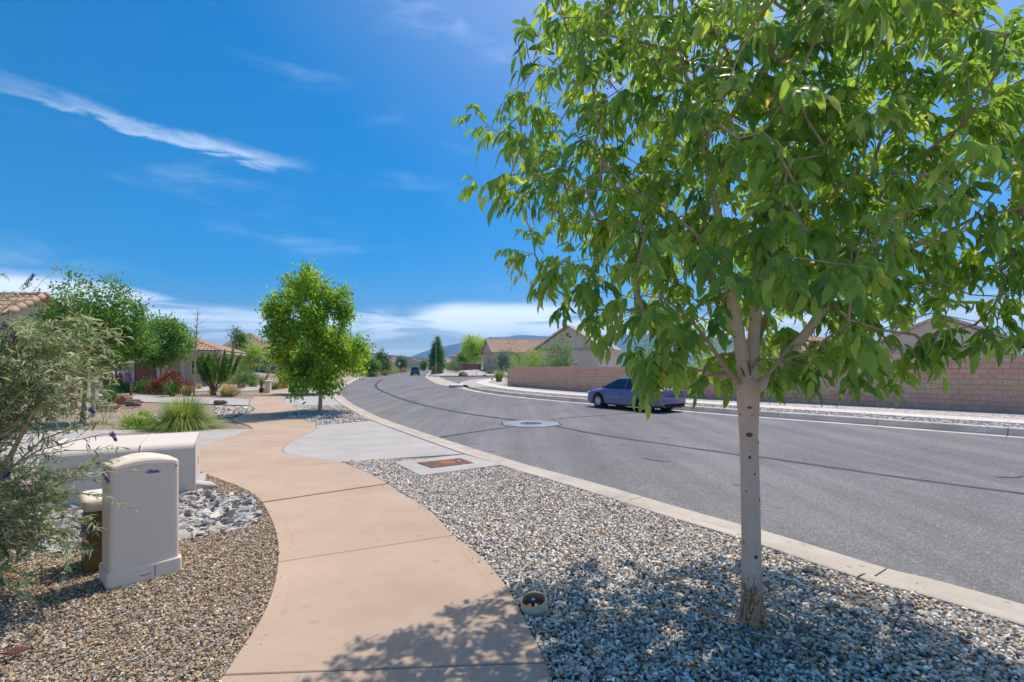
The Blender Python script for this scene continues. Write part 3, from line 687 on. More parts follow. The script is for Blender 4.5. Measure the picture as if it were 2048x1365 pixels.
MB().lathe([(0, .066), (.014, .065), (.019, .060), (.019, .046), (.012, .044)], c=(-.012, .008, 0), sides=16).build('valve_cap', plain('blue_plastic', (.03, .16, .38), .35), ir, smooth=True)

# storm drain inlet on the far kerb
ip = G(903, 773, .0)
dr = thing('storm_drain', 'concrete storm drain inlet with a dark slot in the far kerb', 'drain', ip, math.atan2(.36, 1.0)*-1+R(90+20))
MB().box((0, -.5, .09), (2.6, 1.2, .16)).build('cover_slab', M['fwalk'], dr, bevel=.02, seg=1)
MB().box((0, .12, -.02), (1.3, .10, .17)).build('slot', M['dark'], dr)

# white spray-painted letters on the far kerb face
def graffiti():
    sref = cumf[nearest(far_edge, G(1995, 873, ZR))]
    def face(s, h):
        a = along(far_edge, cumf, s); b = along(fkerb_back, cumf, s); w = .695+.045*(h+.05)/.17; q = a.lerp(b, w); t = (a-b).normalized()
        return Vector((q.x, q.y, h))+t*.006
    lett = {'S': [(.30, .10), (.24, .13), (.14, .135), (.08, .11), (.12, .075), (.22, .055), (.26, .025), (.18, -.005), (.06, .0)],
            'R': [(.36, -.03), (.38, .05), (.42, .135), (.54, .135), (.56, .10), (.50, .07), (.43, .06), (.50, .03), (.58, -.03)]}
    for ch, pts in lett.items():
        mb = MB(); q = catmull([face(sref-x*.62+.16, h) for x, h in pts], 4)
        mb.tube(q, [.014]*len(q), 5); mb.build('letter', M['white'], far_kerb)
    s2 = cumf[nearest(far_edge, G(1960, 872, ZR))]
    for pts in ([(-.08, .03), (0, .075), (.1, .06), (.07, .02), (-.03, .0), (-.12, -.03)], [(.05, .0), (.12, -.035)]):
        q = catmull([face(s2-x*.7, h) for x, h in pts], 4); MB().tube(q, [.013]*len(q), 5).build('paint_mark', M['white'], far_kerb)
graffiti()

# ------------------------------------------------------------------ gravel chips
def hull_templates(k, npts, seed):
    """angular chips: hulls of points spread over a blocky solid, all with the same face count"""
    g = np.random.default_rng(seed); out = []
    while len(out) < k:
        d = norm(g.normal(size=(npts, 3))); d = d/np.max(np.abs(d), axis=1, keepdims=True)**.55*g.uniform(.86, 1.06, (npts, 1))
        bm = bmesh.new(); vs = [bm.verts.new(p) for p in d]; bmesh.ops.convex_hull(bm, input=vs); bmesh.ops.triangulate(bm, faces=bm.faces[:]); bm.verts.index_update()
        good = len(bm.faces) == 2*npts-4 and len(bm.verts) == npts
        if good: out.append((np.array([v.co[:] for v in bm.verts]), np.array([[v.index for v in f.verts] for f in bm.faces])))
        bm.free()
    return out
CHIP = hull_templates(14, 9, 4); ROCKT = hull_templates(12, 8, 9)
def rot_mats(n, tilt):
    a = rng.uniform(0, 2*np.pi, n); b = rng.normal(0, tilt, n); c = rng.normal(0, tilt, n)
    ca, sa, cb_, sb, cc, scn = np.cos(a), np.sin(a), np.cos(b), np.sin(b), np.cos(c), np.sin(c); O = np.zeros(n); I = np.ones(n)
    Z = np.stack([np.stack([ca, -sa, O], -1), np.stack([sa, ca, O], -1), np.stack([O, O, I], -1)], 1)
    X = np.stack([np.stack([I, O, O], -1), np.stack([O, cb_, -sb], -1), np.stack([O, sb, cb_], -1)], 1)
    Y = np.stack([np.stack([cc, O, scn], -1), np.stack([O, I, O], -1), np.stack([-scn, O, cc], -1)], 1)
    return Z @ X @ Y
def pick_colors(n, pal):
    w = np.array([p[1] for p in pal], float); w /= w.sum(); k = rng.choice(len(pal), n, p=w)
    c = np.array([p[0] for p in pal], float)[k]*rng.uniform(.72, 1.28, (n, 1)); return np.clip(c*np.array([1.22, 1.165, 1.10]), .01, .9)
def stones_np(P, size, pal, tilt=.35, flatn=.6):
    n = len(P); Rm = rot_mats(n, tilt)
    S = size[:, None]*np.stack([rng.uniform(.8, 1.35, n), rng.uniform(.6, 1.0, n), rng.uniform(.45, .8, n)*flatn/.6], 1)
    tv = np.stack([t[0] for t in CHIP]); tf = np.stack([t[1] for t in CHIP]); k = rng.integers(0, len(CHIP), n); nv = tv.shape[1]
    base = tv[k]*S[:, None, :]*.5
    V = np.einsum('nij,nkj->nki', Rm, base)+P[:, None, :]
    Fc = tf[k]+(np.arange(n)*nv)[:, None, None]
    return V.reshape(-1, 3), Fc.reshape(-1, 3), np.repeat(pick_colors(n, pal), nv, 0)
def scatter(poly, sp, jitter=.5):
    xs = [p[0] for p in poly]; ys = [p[1] for p in poly]
    gx, gy = np.meshgrid(np.arange(min(xs), max(xs), sp), np.arange(min(ys), max(ys), sp))
    gx = gx.ravel()+rng.uniform(-jitter, jitter, gx.size)*sp; gy = gy.ravel()+rng.uniform(-jitter, jitter, gy.size)*sp
    k = inside(poly, gx, gy); return gx[k], gy[k]
def in_view(x, y, umin=-330, umax=2380): 
    u = 1024+x/np.maximum(y, .05)*F; return (y > .9) & (u > umin) & (u < umax)
PG = [((.37, .365, .36), 20), ((.53, .515, .49), 22), ((.66, .64, .60), 17), ((.23, .235, .25), 11), ((.55, .455, .345), 17), ((.12, .115, .115), 5), ((.38, .22, .12), 5), ((.46, .38, .29), 13), ((.74, .72, .68), 7), ((.16, .42, .40), .25)]
PT = [((.36, .28, .185), 22), ((.29, .21, .125), 16), ((.43, .36, .265), 20), ((.34, .31, .27), 18), ((.17, .14, .105), 9), ((.50, .455, .39), 10), ((.31, .16, .08), 4), ((.22, .22, .225), 8)]
PW = [((.42, .375, .345), 24), ((.50, .46, .43), 20), ((.33, .29, .27), 18), ((.21, .185, .17), 10), ((.56, .54, .515), 12), ((.36, .29, .24), 8)]
trunk_xy = Vector((1.736, 3.61))
RG = [Vector(p) for p in WRs[:i0+1]]+crop(kerb_back, k0, kk)
def gravel(name, label, polys, pal, sp, size, limit, excl=None, z=0.0, ymax=99, sp_far=None, ysplit=None):
    Ps = []
    for poly in polys:
        x, y = scatter(poly, sp); k = in_view(x, y) & (y < ymax)
        if excl is not None: k &= ~excl(x, y)
        Ps.append(np.stack([x[k], y[k], z+rng.uniform(-.012, .010, k.sum())], 1))
    P = np.concatenate(Ps); s = rng.uniform(size[0], size[1], len(P))
    V, Fc, C = stones_np(P, s, pal); o = link(name, np_mesh(name, V, Fc, M['stones'], colors=C)); return tag(o, label, 'gravel', kind='stuff')
def excl_r(x, y):
    e = np.hypot(x-cp.x, y-cp.y) < .118; e |= np.hypot(x-trunk_xy.x, y-trunk_xy.y) < .085
    e |= inside(pv, x, y); bare = np.hypot((x-1.9)*.9, (y-3.2)*1.3) < .20; e |= bare & (rng.random(len(x)) < .45)
    b2 = np.hypot((x-2.76), (y-3.98)*1.4) < .22; e |= b2 & (rng.random(len(x)) < .85)
    return e
gravel('gravel', 'grey crushed stone gravel between the tan pavement and the kerb', [RG], PG, .0235, (.024, .046), None, excl_r, -.004, 10)
LGp = [Vector((-1.42, .5, 0)), Vector((-1.62, 1.7, 0))]
a_end = nearest(WLs, G(398, 943))
LG = [Vector(p) for p in WLs[:a_end+1]]+[G(300, 950), Vector((-6.9, 9.3, 0)), Vector((-7.5, 8.6, 0)), Vector((-7.5, .5, 0))]
ROCK = gl([(523, 1030), (503, 1051), (439, 1066), (399, 1074), (340, 1080), (215, 1093), (150, 1106), (60, 1108), (20, 1088), (30, 1040), (150, 1018), (340, 1000), (372, 990), (419, 983), (495, 993)])
def excl_l(x, y): return inside(ROCK, x, y)
gravel('gravel', 'small tan and brown pebbles around the utility boxes', [LG], PT, .0185, (.016, .033), None, excl_l, -.006, 9.2)
BED2 = [Vector(p) for p in WRs[i1:j0+1]]+crop(kerb_back, k2, k1)
gravel('gravel', 'grey gravel around the street tree between two driveway aprons', [BED2], PG, .075, (.05, .09), None, None, -.005, 40)
FS = [fkerb_back[i] for i in range(10, ic-2)]+[fw_a[i] for i in reversed(range(10, ic-2))]
gravel('gravel', 'pale pinkish gravel strip between the far kerb and far pavement', [FS], PW, .085, (.05, .105), None, None, .142, 48)
RS = gl([(430, 813), (500, 814.5), (509, 820), (500, 825), (470, 834), (428, 835)])
gravel('cobbles', 'small pile of grey cobbles beside the far bend of the pavement', [RS], PG, .10, (.08, .15), None, None, .0, 30)

# stray chips kicked onto the pavement and the kerb, dry leaves on the gravel round the trunk
def strays():
    P = []
    for path, sg, n in ((WRs, 1, 90), (WLs, -1, 60)):
        for _ in range(n):
            p = path[rnd.randrange(4, min(len(path), 70))]; d = abs(rnd.gauss(0, .06)); P.append((p.x-sg*d, p.y+rnd.uniform(-.06, .06), rnd.uniform(.002, .007)))
    for _ in range(70):
        i = rnd.randrange(4, 60); q = kerb_back[i].lerp(near_edge[i], abs(rnd.gauss(0, .25))); P.append((q.x, q.y+rnd.uniform(-.5, .5)*.1, .016))
    P = np.array(P); V, Fc, C = stones_np(P, rng.uniform(.008, .022, len(P)), PG); tag(link('stray_chips', np_mesh('stray_chips', V, Fc, M['stones'], colors=C)), 'stray stone chips scattered on the pavement edges', 'gravel', kind='stuff')
    n = 150; a = rng.uniform(0, 6.28, n); r = np.abs(rng.normal(0, .55, n))+.05; P = np.stack([trunk_xy.x+r*np.cos(a)*1.2, trunk_xy.y-.15+r*np.sin(a), rng.uniform(.014, .024, n)], 1)
    V, Fc, A = leaves(P, norm(rng.normal(size=(n, 3))*np.array([1, 1, .15])), np.array([[0, 0, 1.0]])+rng.normal(0, .25, (n, 3)), rng.uniform(.03, .07, n), rng.uniform(.010, .022, n), LANCE); tag(link('leaf_litter', np_mesh('leaf_litter', V, Fc, leaf_mat('dry_litter', [(0, (.10, .045, .015)), (.6, (.24, .11, .035)), (1, (.36, .22, .09))], (1, 1, 1), .1, gain=1), attr=A)), 'brown dry leaf litter on the gravel round the ash trunk', 'leaf litter', kind='stuff')
strays()
# bed of angular grey rocks, each rock its own piece
def rocks():
    root = thing('rock_bed', 'bed of broken bluish grey rocks around the big utility cabinet', 'rocks')
    x, y = scatter(ROCK, .098, .35); k = in_view(x, y); x, y = x[k], y[k]
    m, g, b, out = new_mat('grey_rock'); oi = g.new('ShaderNodeObjectInfo')
    c = g.ramp(oi.outputs['Random'], [(0, (.27, .275, .28)), (.3, (.38, .385, .38)), (.55, (.52, .50, .47)), (.75, (.45, .385, .30)), (1, (.66, .62, .56))])
    nz = g.noise(pos(g), 26, 5, .65); c = g.mix(1.0, c, g.math('ADD', .7, g.math('MULTIPLY', nz, .6)), 'MULTIPLY')
    g.l.new(c, b.inputs['Base Color']); b.inputs['Roughness'].default_value = .8; bump(g, b, nz, .5, .01)
    mes = []
    for _ in range(10):
        v, f_ = ROCKT[_]; v = v*np.array([rng.uniform(.9, 1.35), rng.uniform(.65, 1.0), rng.uniform(.4, .75)])*.5
        mes.append(np_mesh('rock', v, f_, m, flat=True))
    idx = rng.permutation(len(x))[:296]
    for i in idx:
        o = link('rock', mes[rnd.randrange(10)], root); s = rnd.uniform(.075, .150)
        o.location = (x[i], y[i], s*.12+rnd.uniform(0, .02)); o.scale = (s, s, s); o.rotation_euler = (rnd.gauss(0, .35), rnd.gauss(0, .35), rnd.uniform(0, 6.28))
rocks()
sheet('rock_bed_base', ROCK, M['grav_grey'], flat(-.012))
# ------------------------------------------------------------------ trees
def grow(seeds, tips, step, fork_z, bias=.5, droop=0.0):
    """connect crown points to trunk and limbs; returns nodes, parents, chains"""
    N = []; par = []; dirs = []; ok = []; chains = []
    def push(p, pa, okk=True):
        N.append(np.array(p, float)); par.append(pa); ok.append(okk)
        d = N[-1]-N[pa] if pa >= 0 else np.array([0, 0, 1.0]); n = np.linalg.norm(d); dirs.append(d/n if n > 1e-6 else np.array([0, 0, 1.0])); return len(N)-1
    for si, poly in enumerate(seeds):
        q = resample([Vector(p) for p in poly], step*.8); ch = []
        for k, p in enumerate(q):
            if k == 0:
                if si == 0: i = push(p, -1, p.z > fork_z)
                else:
                    i = int(np.argmin([np.linalg.norm(np.array(p)-a) for a in N]))
            else: i = push(p, ch[-1], p.z > fork_z)
            ch.append(i)
        chains.append(ch)
    nseed = len(seeds)
    c0_ = N[chains[0][-1]]
    order = np.argsort(np.linalg.norm(tips-c0_, axis=1))
    for ti in order:
        t = tips[ti]; A = np.array(N); Dr = np.array(dirs); o = np.array(ok)
        v = t-A; d = np.linalg.norm(v, axis=1); cosa = (v*Dr).sum(1)/np.maximum(d, 1e-6)
        cost = d*(1+bias*(1-cosa)); cost[~o] = 1e9
        i = int(np.argmin(cost)); L = d[i]; n = max(1, int(L/step)); a = A[i]; ctrl = a+Dr[i]*L*.4+np.array([0, 0, .12*L])
        ch = [i]
        for k in range(1, n+1):
            f = k/n; p = a*(1-f)**2+ctrl*2*f*(1-f)+t*f*f
            ch.append(push(p+rng.normal(0, .012*min(L, 1), 3)*(k < n), ch[-1]))
        chains.append(ch)
    cnt = np.zeros(len(N))
    for ch in chains[nseed:]: cnt[ch[-1]] += 1
    for i in range(len(N)-1, -1, -1):
        if par[i] >= 0: cnt[par[i]] += cnt[i]
    return N, par, chains, np.maximum(cnt, 1), nseed, dirs
def limbs_mesh(mb, N, chains, cnt, r_tip, expo, skip=0, sides=(7, 4), rmax=1e9):
    for k, ch in enumerate(chains):
        if k < skip: continue
        r = [min(rmax, r_tip*cnt[i]**expo) for i in ch]
        if len(r) > 1: r[0] = min(r[0], r[1]*1.25)
        if len(ch) < 2: continue
        mb.tube([N[i] for i in ch], r, sides[0] if max(r) > 4*r_tip else sides[1], cap=False)
def ellipsoid_tips(c, r, n, power=.45, lump=.18, seed=1, keep=None):
    g = np.random.default_rng(seed); d = norm(g.normal(size=(n*3, 3))); rad = g.random(n*3)**power
    k = g.uniform(-4, 4, (7, 3)); ph = g.uniform(0, 6.28, 7)
    l = 1+lump*np.sin(d @ k.T+ph).sum(1)/2.2
    p = np.array(c)+d*rad[:, None]*np.clip(l, .6, 1.3)[:, None]*np.array(r)
    if keep is not None: p = p[keep(p)]
    return p[:n]
def leaf_puffs(tips, axis_c, k, spread, L, Wd, droop=.5, tmpl=LEAF4, up=.0):
    n = len(tips)*k; P = np.repeat(tips, k, 0)+rng.normal(0, 1, (n, 3))*np.array(spread)
    D = norm(np.repeat(norm(tips-np.array(axis_c)), k, 0)*.6+norm(rng.normal(size=(n, 3)))*.9+np.array([0, 0, up-droop]))
    Nn = norm(rng.normal(size=(n, 3))*.7+np.array([0, 0, 1.0])+(P-np.array(axis_c))*.2)
    tuft = np.repeat(rng.random(len(tips)), k); r = np.clip(.55*tuft+.45*rng.random(n)+rng.normal(0, .05, n), 0, .999)
    return leaves(P, D, Nn, rng.uniform(.75, 1.25, n)*L, rng.uniform(.8, 1.2, n)*Wd, tmpl, r)
def tree(name, label, base, fork, crown_c, crown_r, ntips, puff, leaf, leafmat, barkmat, seed, group=None, trunks=None, r_tip=.006, trunk_r=None, spread=.16, lump=.18, power=.45, droop=.5, keep=None, tmpl=LEAF4, cat='tree', up=0.0, step=.3, shape=None, tips_in=None):
    base = Vector(base); root = thing(name, label, cat, base, 0, group)
    tips = ellipsoid_tips(Vector(crown_c)-base, crown_r, ntips, power, lump, seed, keep)
    if tips_in is not None: tips = tips_in
    if shape is not None: tips = shape(tips)
    f = Vector(fork)-base
    seeds = trunks or [[(0, 0, -.05), (f.x*.4, f.y*.4, f.z*.5), tuple(f)]]
    N, par, chains, cnt, ns, dirs = grow(seeds, tips, step, f.z*.75, .5)
    tr = MB(); R0 = trunk_r or r_tip*cnt[0]**.42
    for i, poly in enumerate(seeds):
        q = resample([Vector(p) for p in poly], .12); n = len(q)
        rr = [R0*(1 if i == 0 else .6)*lerp(1.0, .72, k/max(1, n-1))*(1+.5*math.exp(-max(0, q[k].z)/.12) if i == 0 else 1) for k in range(n)]
        tr.tube(q, rr, 9)
    tr.build('trunk', barkmat, root, smooth=True)
    br = MB(); limbs_mesh(br, N, chains, cnt, r_tip, .42, ns, (6, 3), R0*.75); tag(br.build('branches', barkmat, root), kind='stuff')
    ctr = Vector(crown_c)-base
    V, Fc, A = leaf_puffs(tips, ctr, puff, spread, leaf[0], leaf[1], droop, tmpl, up)
    # leaves along the last part of the branches
    mids = np.array([N[i] for ch in chains[ns:] for i in ch[max(1, len(ch)-3):-1]])
    if len(mids):
        V2, F2, A2 = leaf_puffs(mids, ctr, max(1, puff//3), spread, leaf[0], leaf[1], droop, tmpl, up); F2 = F2+len(V); V = np.concatenate([V, V2]); Fc = np.concatenate([Fc, F2]); A = np.concatenate([A, A2])
    o = link('leaves', np_mesh('leaves', V, Fc, leafmat, attr=A), root); tag(o, kind='stuff')
    return root

# the big ash in the gravel strip
def ash_tree():
    D0 = 3.61; base = Vector((1.736, 3.61, 0)); root = thing('ash_tree', 'young ash tree with smooth pale trunk in the gravel strip by the kerb', 'tree', base)
    L = lambda u, v, d=D0: P3(u, v, d)-base
    trunk = [Vector((0, 0, -.06)), Vector((0, 0, .0)), L(1504, 1180), L(1501, 1000), L(1497, 850), L(1496, 780), L(1497, 752)]
    left = [L(1496, 770), L(1486, 722), L(1476, 665), L(1462, 590, 3.65), L(1450, 500, 3.7), L(1425, 380, 3.75), L(1400, 250, 3.8), L(1385, 120, 3.9)]
    mid = [L(1500, 765), L(1506, 715, 3.64), L(1509, 650, 3.7), L(1522, 560, 3.75), L(1542, 450, 3.8), L(1560, 330, 3.8), L(1575, 180, 3.85), L(1600, 20, 3.9), L(1600, -160, 3.9)]
    right = [L(1506, 782), L(1545, 750, 3.6), L(1580, 705, 3.58), L(1625, 650, 3.55), L(1662, 592, 3.55), L(1740, 500, 3.6), L(1810, 400, 3.65), L(1890, 290, 3.7)]
    leftthin = [L(1489, 772), L(1462, 750, 3.58), L(1440, 722, 3.55), L(1421, 690, 3.5), L(1380, 640, 3.45), L(1320, 590, 3.4)]
    back = [L(1505, 730, 3.66), L(1530, 640, 4.0), L(1580, 520, 4.3), L(1620, 380, 4.6)]
    lb = [L(1470, 640, 3.66), L(1420, 560, 3.9), L(1330, 440, 4.2), L(1240, 340, 4.4), L(1150, 270, 4.5)]
    seeds = [trunk, left, mid, right, leftthin, back, lb]
    c = Vector((1.93, 3.85, 3.60))-base
    def keep(p):
        w = p+np.array(base); u = 1024+w[:, 0]/w[:, 1]*F; v = HV-(w[:, 2]-CH)/w[:, 1]*F
        k = ~((np.abs(u-1505) < 75) & (v > 610) & (v < 900) & (w[:, 1] < 3.8))
        k &= ~((u > 1540) & (u < 1680) & (v > 640) & (w[:, 1] < 3.5) & (rng.random(len(u)) < .6))
        k &= w[:, 2] > 1.78; k &= ~((w[:, 0] > 3.3) & (w[:, 2] < 1.95))
        k &= ~((v > 665) & (u > 1100) & (u < 1262))
        lim = np.interp(v, [-400, 0, 60, 180, 225, 300, 370, 430, 490, 540, 600, 640, 720, 790], [1000, 1050, 1060, 1015, 970, 1000, 975, 1040, 1030, 1060, 1090, 1140, 1170, 1240])
        k &= u > lim+38+20*np.sin(v*.045); k &= ~((u > 1960) & (v < 40) & (v > -250)); return k
    tips = ellipsoid_tips(c, (2.42, 1.62, 2.15), 1130, .42, .12, 11, keep); print('tips', len(tips))
    # drooping sprays at the underside and at the western side, where the photograph shows them
    extra = np.array([L(u, v, d) for u, v, d in [(1302, 740, 3.0), (1300, 700, 3.05), (1350, 700, 2.95), (1230, 640, 3.2), (1190, 640, 3.3), (1400, 640, 3.0), (1340, 640, 3.0), (1570, 720, 3.3), (1630, 715, 3.25), (1790, 705, 3.3), (1830, 670, 3.3), (1880, 660, 3.4), (1950, 650, 3.5), (1760, 660, 3.3), (1700, 640, 3.3), (1420, 720, 3.9), (1455, 745, 4.1),
        (2010, 560, 3.6), (2000, 470, 3.6), (1985, 620, 3.5), (1940, 590, 3.5), (2045, 510, 3.6), (2030, 650, 3.5), (1900, 610, 3.4), (2050, 590, 3.4), (1975, 530, 3.8), (1870, 560, 3.6), (1690, 690, 3.5), (1740, 700, 3.6), (1610, 680, 3.9), (1320, 735, 3.1), (1335, 720, 3.1), (1370, 690, 3.3), (1195, 620, 3.4), (1290, 620, 3.3), (950, 225, 4.0), (985, 260, 4.0), (960, 370, 4.0), (1000, 385, 4.0), (1040, 410, 4.0), (1030, 500, 3.9), (1070, 510, 3.9), (1100, 570, 3.8), (1065, 470, 3.9), (1140, 600, 3.6), (1060, 70, 3.7), (1080, 130, 3.7), (1030, 180, 3.8), (1960, 60, 3.8), (1930, 130, 3.8), (2010, 170, 3.9)]])
    tips = np.concatenate([tips, extra])
    N, par, chains, cnt, ns, dirs = grow(seeds, tips, .16, .1, .45)
    # trunk and main stems
    def rad(q): 
        z = q.z; return .063+.020*math.exp(-max(z, 0)/.28)+.020*math.exp(-max(z, 0)/.06)+.012*sm(1.35, 1.62, z)
    q = resample(trunk, .05); mb = MB(); rr = [rad(p)*(1+.015*math.sin(9*p.z)) for p in q]; rr[-1] *= .55; rr[-2] *= .85; mb.tube(q, rr, 22); o = mb.build('trunk', M['bark'], root, smooth=True)
    def stem(poly, r0, r1):
        q = resample(catmull(poly, 5), .06); n = len(q); return MB().tube(q, [lerp(r0, r1, (k/(n-1))**.7) for k in range(n)], 12).build('limb', M['bark'] if r0 > .03 else M['bark_up'], root, smooth=True)
    stem(left, .054, .010); stem(mid, .050, .010); stem(right, .046, .010); stem(leftthin, .021, .007); stem(back, .030, .008); stem(lb, .024, .007)
    br = MB(); limbs_mesh(br, N, chains, cnt, .0027, .40, ns, (6, 4), .02); tag(br.build('branches', M['bark_up'], root, smooth=True), kind='stuff')
    # healed branch scars
    kn = plain('dark_scar', (.16, .085, .06), .9)
    for u, v, w, h in [(1490, 814, .017, .008), (1491, 868, .021, .015), (1492, 912, .009, .011), (1513, 884, .006, .012), (1501, 945, .006, .006), (1512, 996, .006, .010), (1503, 1108, .012, .013), (1487, 980, .007, .004)]:
        p = L(u, v); xx = p.x; lx = np.interp(p.z, [t.z for t in trunk[1:]], [t.x for t in trunk[1:]]); r_ = rad(p); dx = max(-r_*.9, min(r_*.9, xx-lx)); y = -math.sqrt(max(r_*r_-dx*dx, 1e-5))
        nrm = Vector((dx, y, 0)).normalized(); t = Vector((-nrm.y, nrm.x, 0)); mb = MB(); ring = []
        for k in range(13):
            a = 2*math.pi*k/12; ring.append(Vector((lx, 0, p.z))+Vector((dx, y, 0))+t*w*math.cos(a)*rnd.uniform(.85, 1.1)+Vector((0, 0, h*math.sin(a))))
        mb.tube(ring, [.0018]*13, 5, cap=False); mb.add([q+nrm*.0015 for q in ring[:-1]], [tuple(range(12))]); mb.build('scar', kn, root)
    for a, b_ in [((1503, 790), (1509, 768)), ((1501, 752), (1496, 722)), ((1489, 755), (1482, 735))]:
        p0, p1 = L(*a, 3.545), L(*b_, 3.555); MB().tube([p0, p0.lerp(p1, .5)+Vector((.004, 0, 0)), p1], [.004, .0065, .003], 6).build('crotch_seam', kn, root)
    # compound leaves along the twigs
    Ps, Ds, Ns, Ls, Rs = [], [], [], [], []
    g = np.random.default_rng(3); cen = np.array(c); basev = np.array(base)
    def compound(p, out, size, tone):
        d = norm(out+g.normal(0, .45, 3)+np.array([0, 0, -.35])); s = norm(np.cross(d, [0, 0, 1.0])+g.normal(0, .15, 3)); rl = size*1.35
        prs = g.integers(2, 4)
        for k in range(prs+1):
            f = .35+.65*k/prs; q = p+d*rl*f+np.array([0, 0, -.22*rl*f*f])
            for sg in ((-1, 1) if k < prs else (0,)):
                dd = norm(d*.55+s*sg*.75+np.array([0, 0, -.78])+g.normal(0, .16, 3))
                Ps.append(q); Ds.append(dd); Ns.append(norm(np.array([0, 0, .55])+norm(q-cen)*.6+g.normal(0, .30, 3))); Ls.append(size*g.uniform(.72, 1.15)*(1.15 if sg == 0 else 1)); Rs.append(np.clip(tone+g.normal(0, .13), 0, .999))
    for ch in chains[ns:]:
        tone = g.uniform(.08, .86); size = g.uniform(.090, .124)
        nodes = ch[max(1, len(ch)-4):]
        for j, i in enumerate(nodes):
            for _ in range(4 if i == ch[-1] else g.integers(0, 2)):
                out = norm(norm(N[i]-cen)*.5+dirs[i]*.5+g.normal(0, .45, 3)*np.array([1, 1, .6])); compound(N[i]+g.normal(0, .012, 3), out, size, tone)
    P = np.array(Ps); D = np.array(Ds); Nn = np.array(Ns); Ls = np.array(Ls); Rs = np.array(Rs)
    w = P+basev; u = 1024+w[:, 0]/w[:, 1]*F; v = HV-(w[:, 2]-CH)/w[:, 1]*F
    k = (w[:, 2] > 1.38); P, D, Nn, Ls, Rs, w, u, v = (a[k] for a in (P, D, Nn, Ls, Rs, w, u, v))
    # the 300 leaves that show largest become pieces of their own
    vis = (u > 0) & (u < 2048) & (v > 0) & (v < 1365); sc = np.where(vis, Ls/w[:, 1], 0); idx = np.argsort(-sc)[:298]; mask = np.zeros(len(P), bool); mask[idx] = True
    print('ash leaflets', len(P))
    V, Fc, A = leaves(P[~mask], D[~mask], Nn[~mask], Ls[~mask], Ls[~mask]*g.uniform(.30, .44, (~mask).sum()), LANCE, Rs[~mask])
    o = link('leaves', np_mesh('leaves', V, Fc, M['ash'], attr=A), root); tag(o, kind='stuff')
    tm = []
    for q in range(3):
        tv = LANCE[0]*np.array([1, (.32, .37, .43)[q], 1]); tm.append(np_mesh('leaf', tv, LANCE[1], M['ash'], attr=np.zeros(len(tv))))
    for i in idx:
        x = Vector(norm(D[i])); y = Vector(np.cross(Nn[i], D[i])).normalized(); z = x.cross(y); l = float(Ls[i])
        mt = Matrix((x, y, z)).transposed().to_4x4(); o = link('leaf', tm[int(i) % 3], root); o.matrix_local = Matrix.Translation(Vector(P[i])) @ mt @ Matrix.Scale(l, 4)
    # little orange seed clusters on the wood
    ids = [i for ch in chains[ns:] for i in ch[1:-1]]; pick = g.choice(ids, 70); P = np.repeat(np.array([N[i] for i in pick]), 14, 0)+g.normal(0, .012, (70*14, 3))
    V, Fc, A = leaves(P, norm(g.normal(size=P.shape)), norm(g.normal(size=P.shape)), .018, .010); o = link('seed_clusters', np_mesh('seed_clusters', V, Fc, M['seed'], attr=A), root); tag(o, kind='stuff')
    # a few withered winged seeds at the west side
    E = np.array([L(u, v, 3.85) for u, v in [(1052, 555), (1040, 548), (1066, 560), (1090, 575), (1098, 585), (1075, 590), (1130, 535), (1135, 605), (1145, 600), (1122, 590), (1022, 525)]]); n = 44
    P = E[g.integers(0, len(E), n)]+g.normal(0, .03, (n, 3)); V, Fc, A = leaves(P, norm(g.normal(0, .25, (n, 3))+np.array([0, 0, -1])), norm(g.normal(size=(n, 3))), .075, .018, LANCE); o = link('withered_leaves', np_mesh('withered_leaves', V, Fc, M['dead'], attr=A), root); tag(o, kind='stuff')
    return root
ash_tree()

# street tree in the gravel island
b = Vector((-7.49, 19.5, 0))
def lobes(spec, d, base, n, seed, power=.45):
    g = np.random.default_rng(seed); w = np.array([s[2]**2.4 for s in spec], float); w /= w.sum(); k = g.choice(len(spec), n, p=w); c = np.array([P3(628+(s[0]-628)*.88, s[1], d)-base for s in spec])[k]; r = np.array([s[2]*d/F*.82 for s in spec])[k]
    off = g.normal(0, .5, len(spec))[k]*np.minimum(1, 2.2-r); q = norm(g.normal(size=(n, 3)))*(g.random(n)**power)[:, None]*r[:, None]; q[:, 1] *= 1.25; c[:, 1] += off; return c+q
ST = lobes([(628, 645, 80), (572, 588, 46), (640, 578, 44), (690, 602, 40), (712, 640, 34), (733, 690, 22), (535, 622, 34), (562, 690, 55), (640, 705, 72), (702, 718, 42), (598, 742, 42), (650, 752, 34), (676, 768, 16), (530, 660, 30), (612, 772, 18)], 19.5, b, 290, 4)
tree('street_tree', 'bushy bright green street tree in the gravel island beyond the first driveway', b, b+Vector((.05, 0, 1.15)), b+Vector((-.2, 0, 3.15)), (2.35, 2.1, 2.35), 300, 95, (.14, .072), M['ash2'], M['bark_up'], 21, 'street trees along the near kerb', tips_in=ST, spread=.15, trunk_r=.085, lump=.26, power=.38,
     keep=lambda p: (p[:, 2] > .85) & ~((p[:, 0] < -1.6) & (p[:, 2] < 1.3)))
b = at(613, 33.6, lambda x, y: 0)
tree('street_tree', 'darker street tree half hidden behind the bright green street tree', b, b+Vector((0, 0, .7)), b+Vector((.2, 0, 2.2)), (2.2, 2.0, 1.75), 150, 44, (.19, .10), M['ash2'], M['bark_up'], 22, 'street trees along the near kerb', spread=.24, trunk_r=.09)

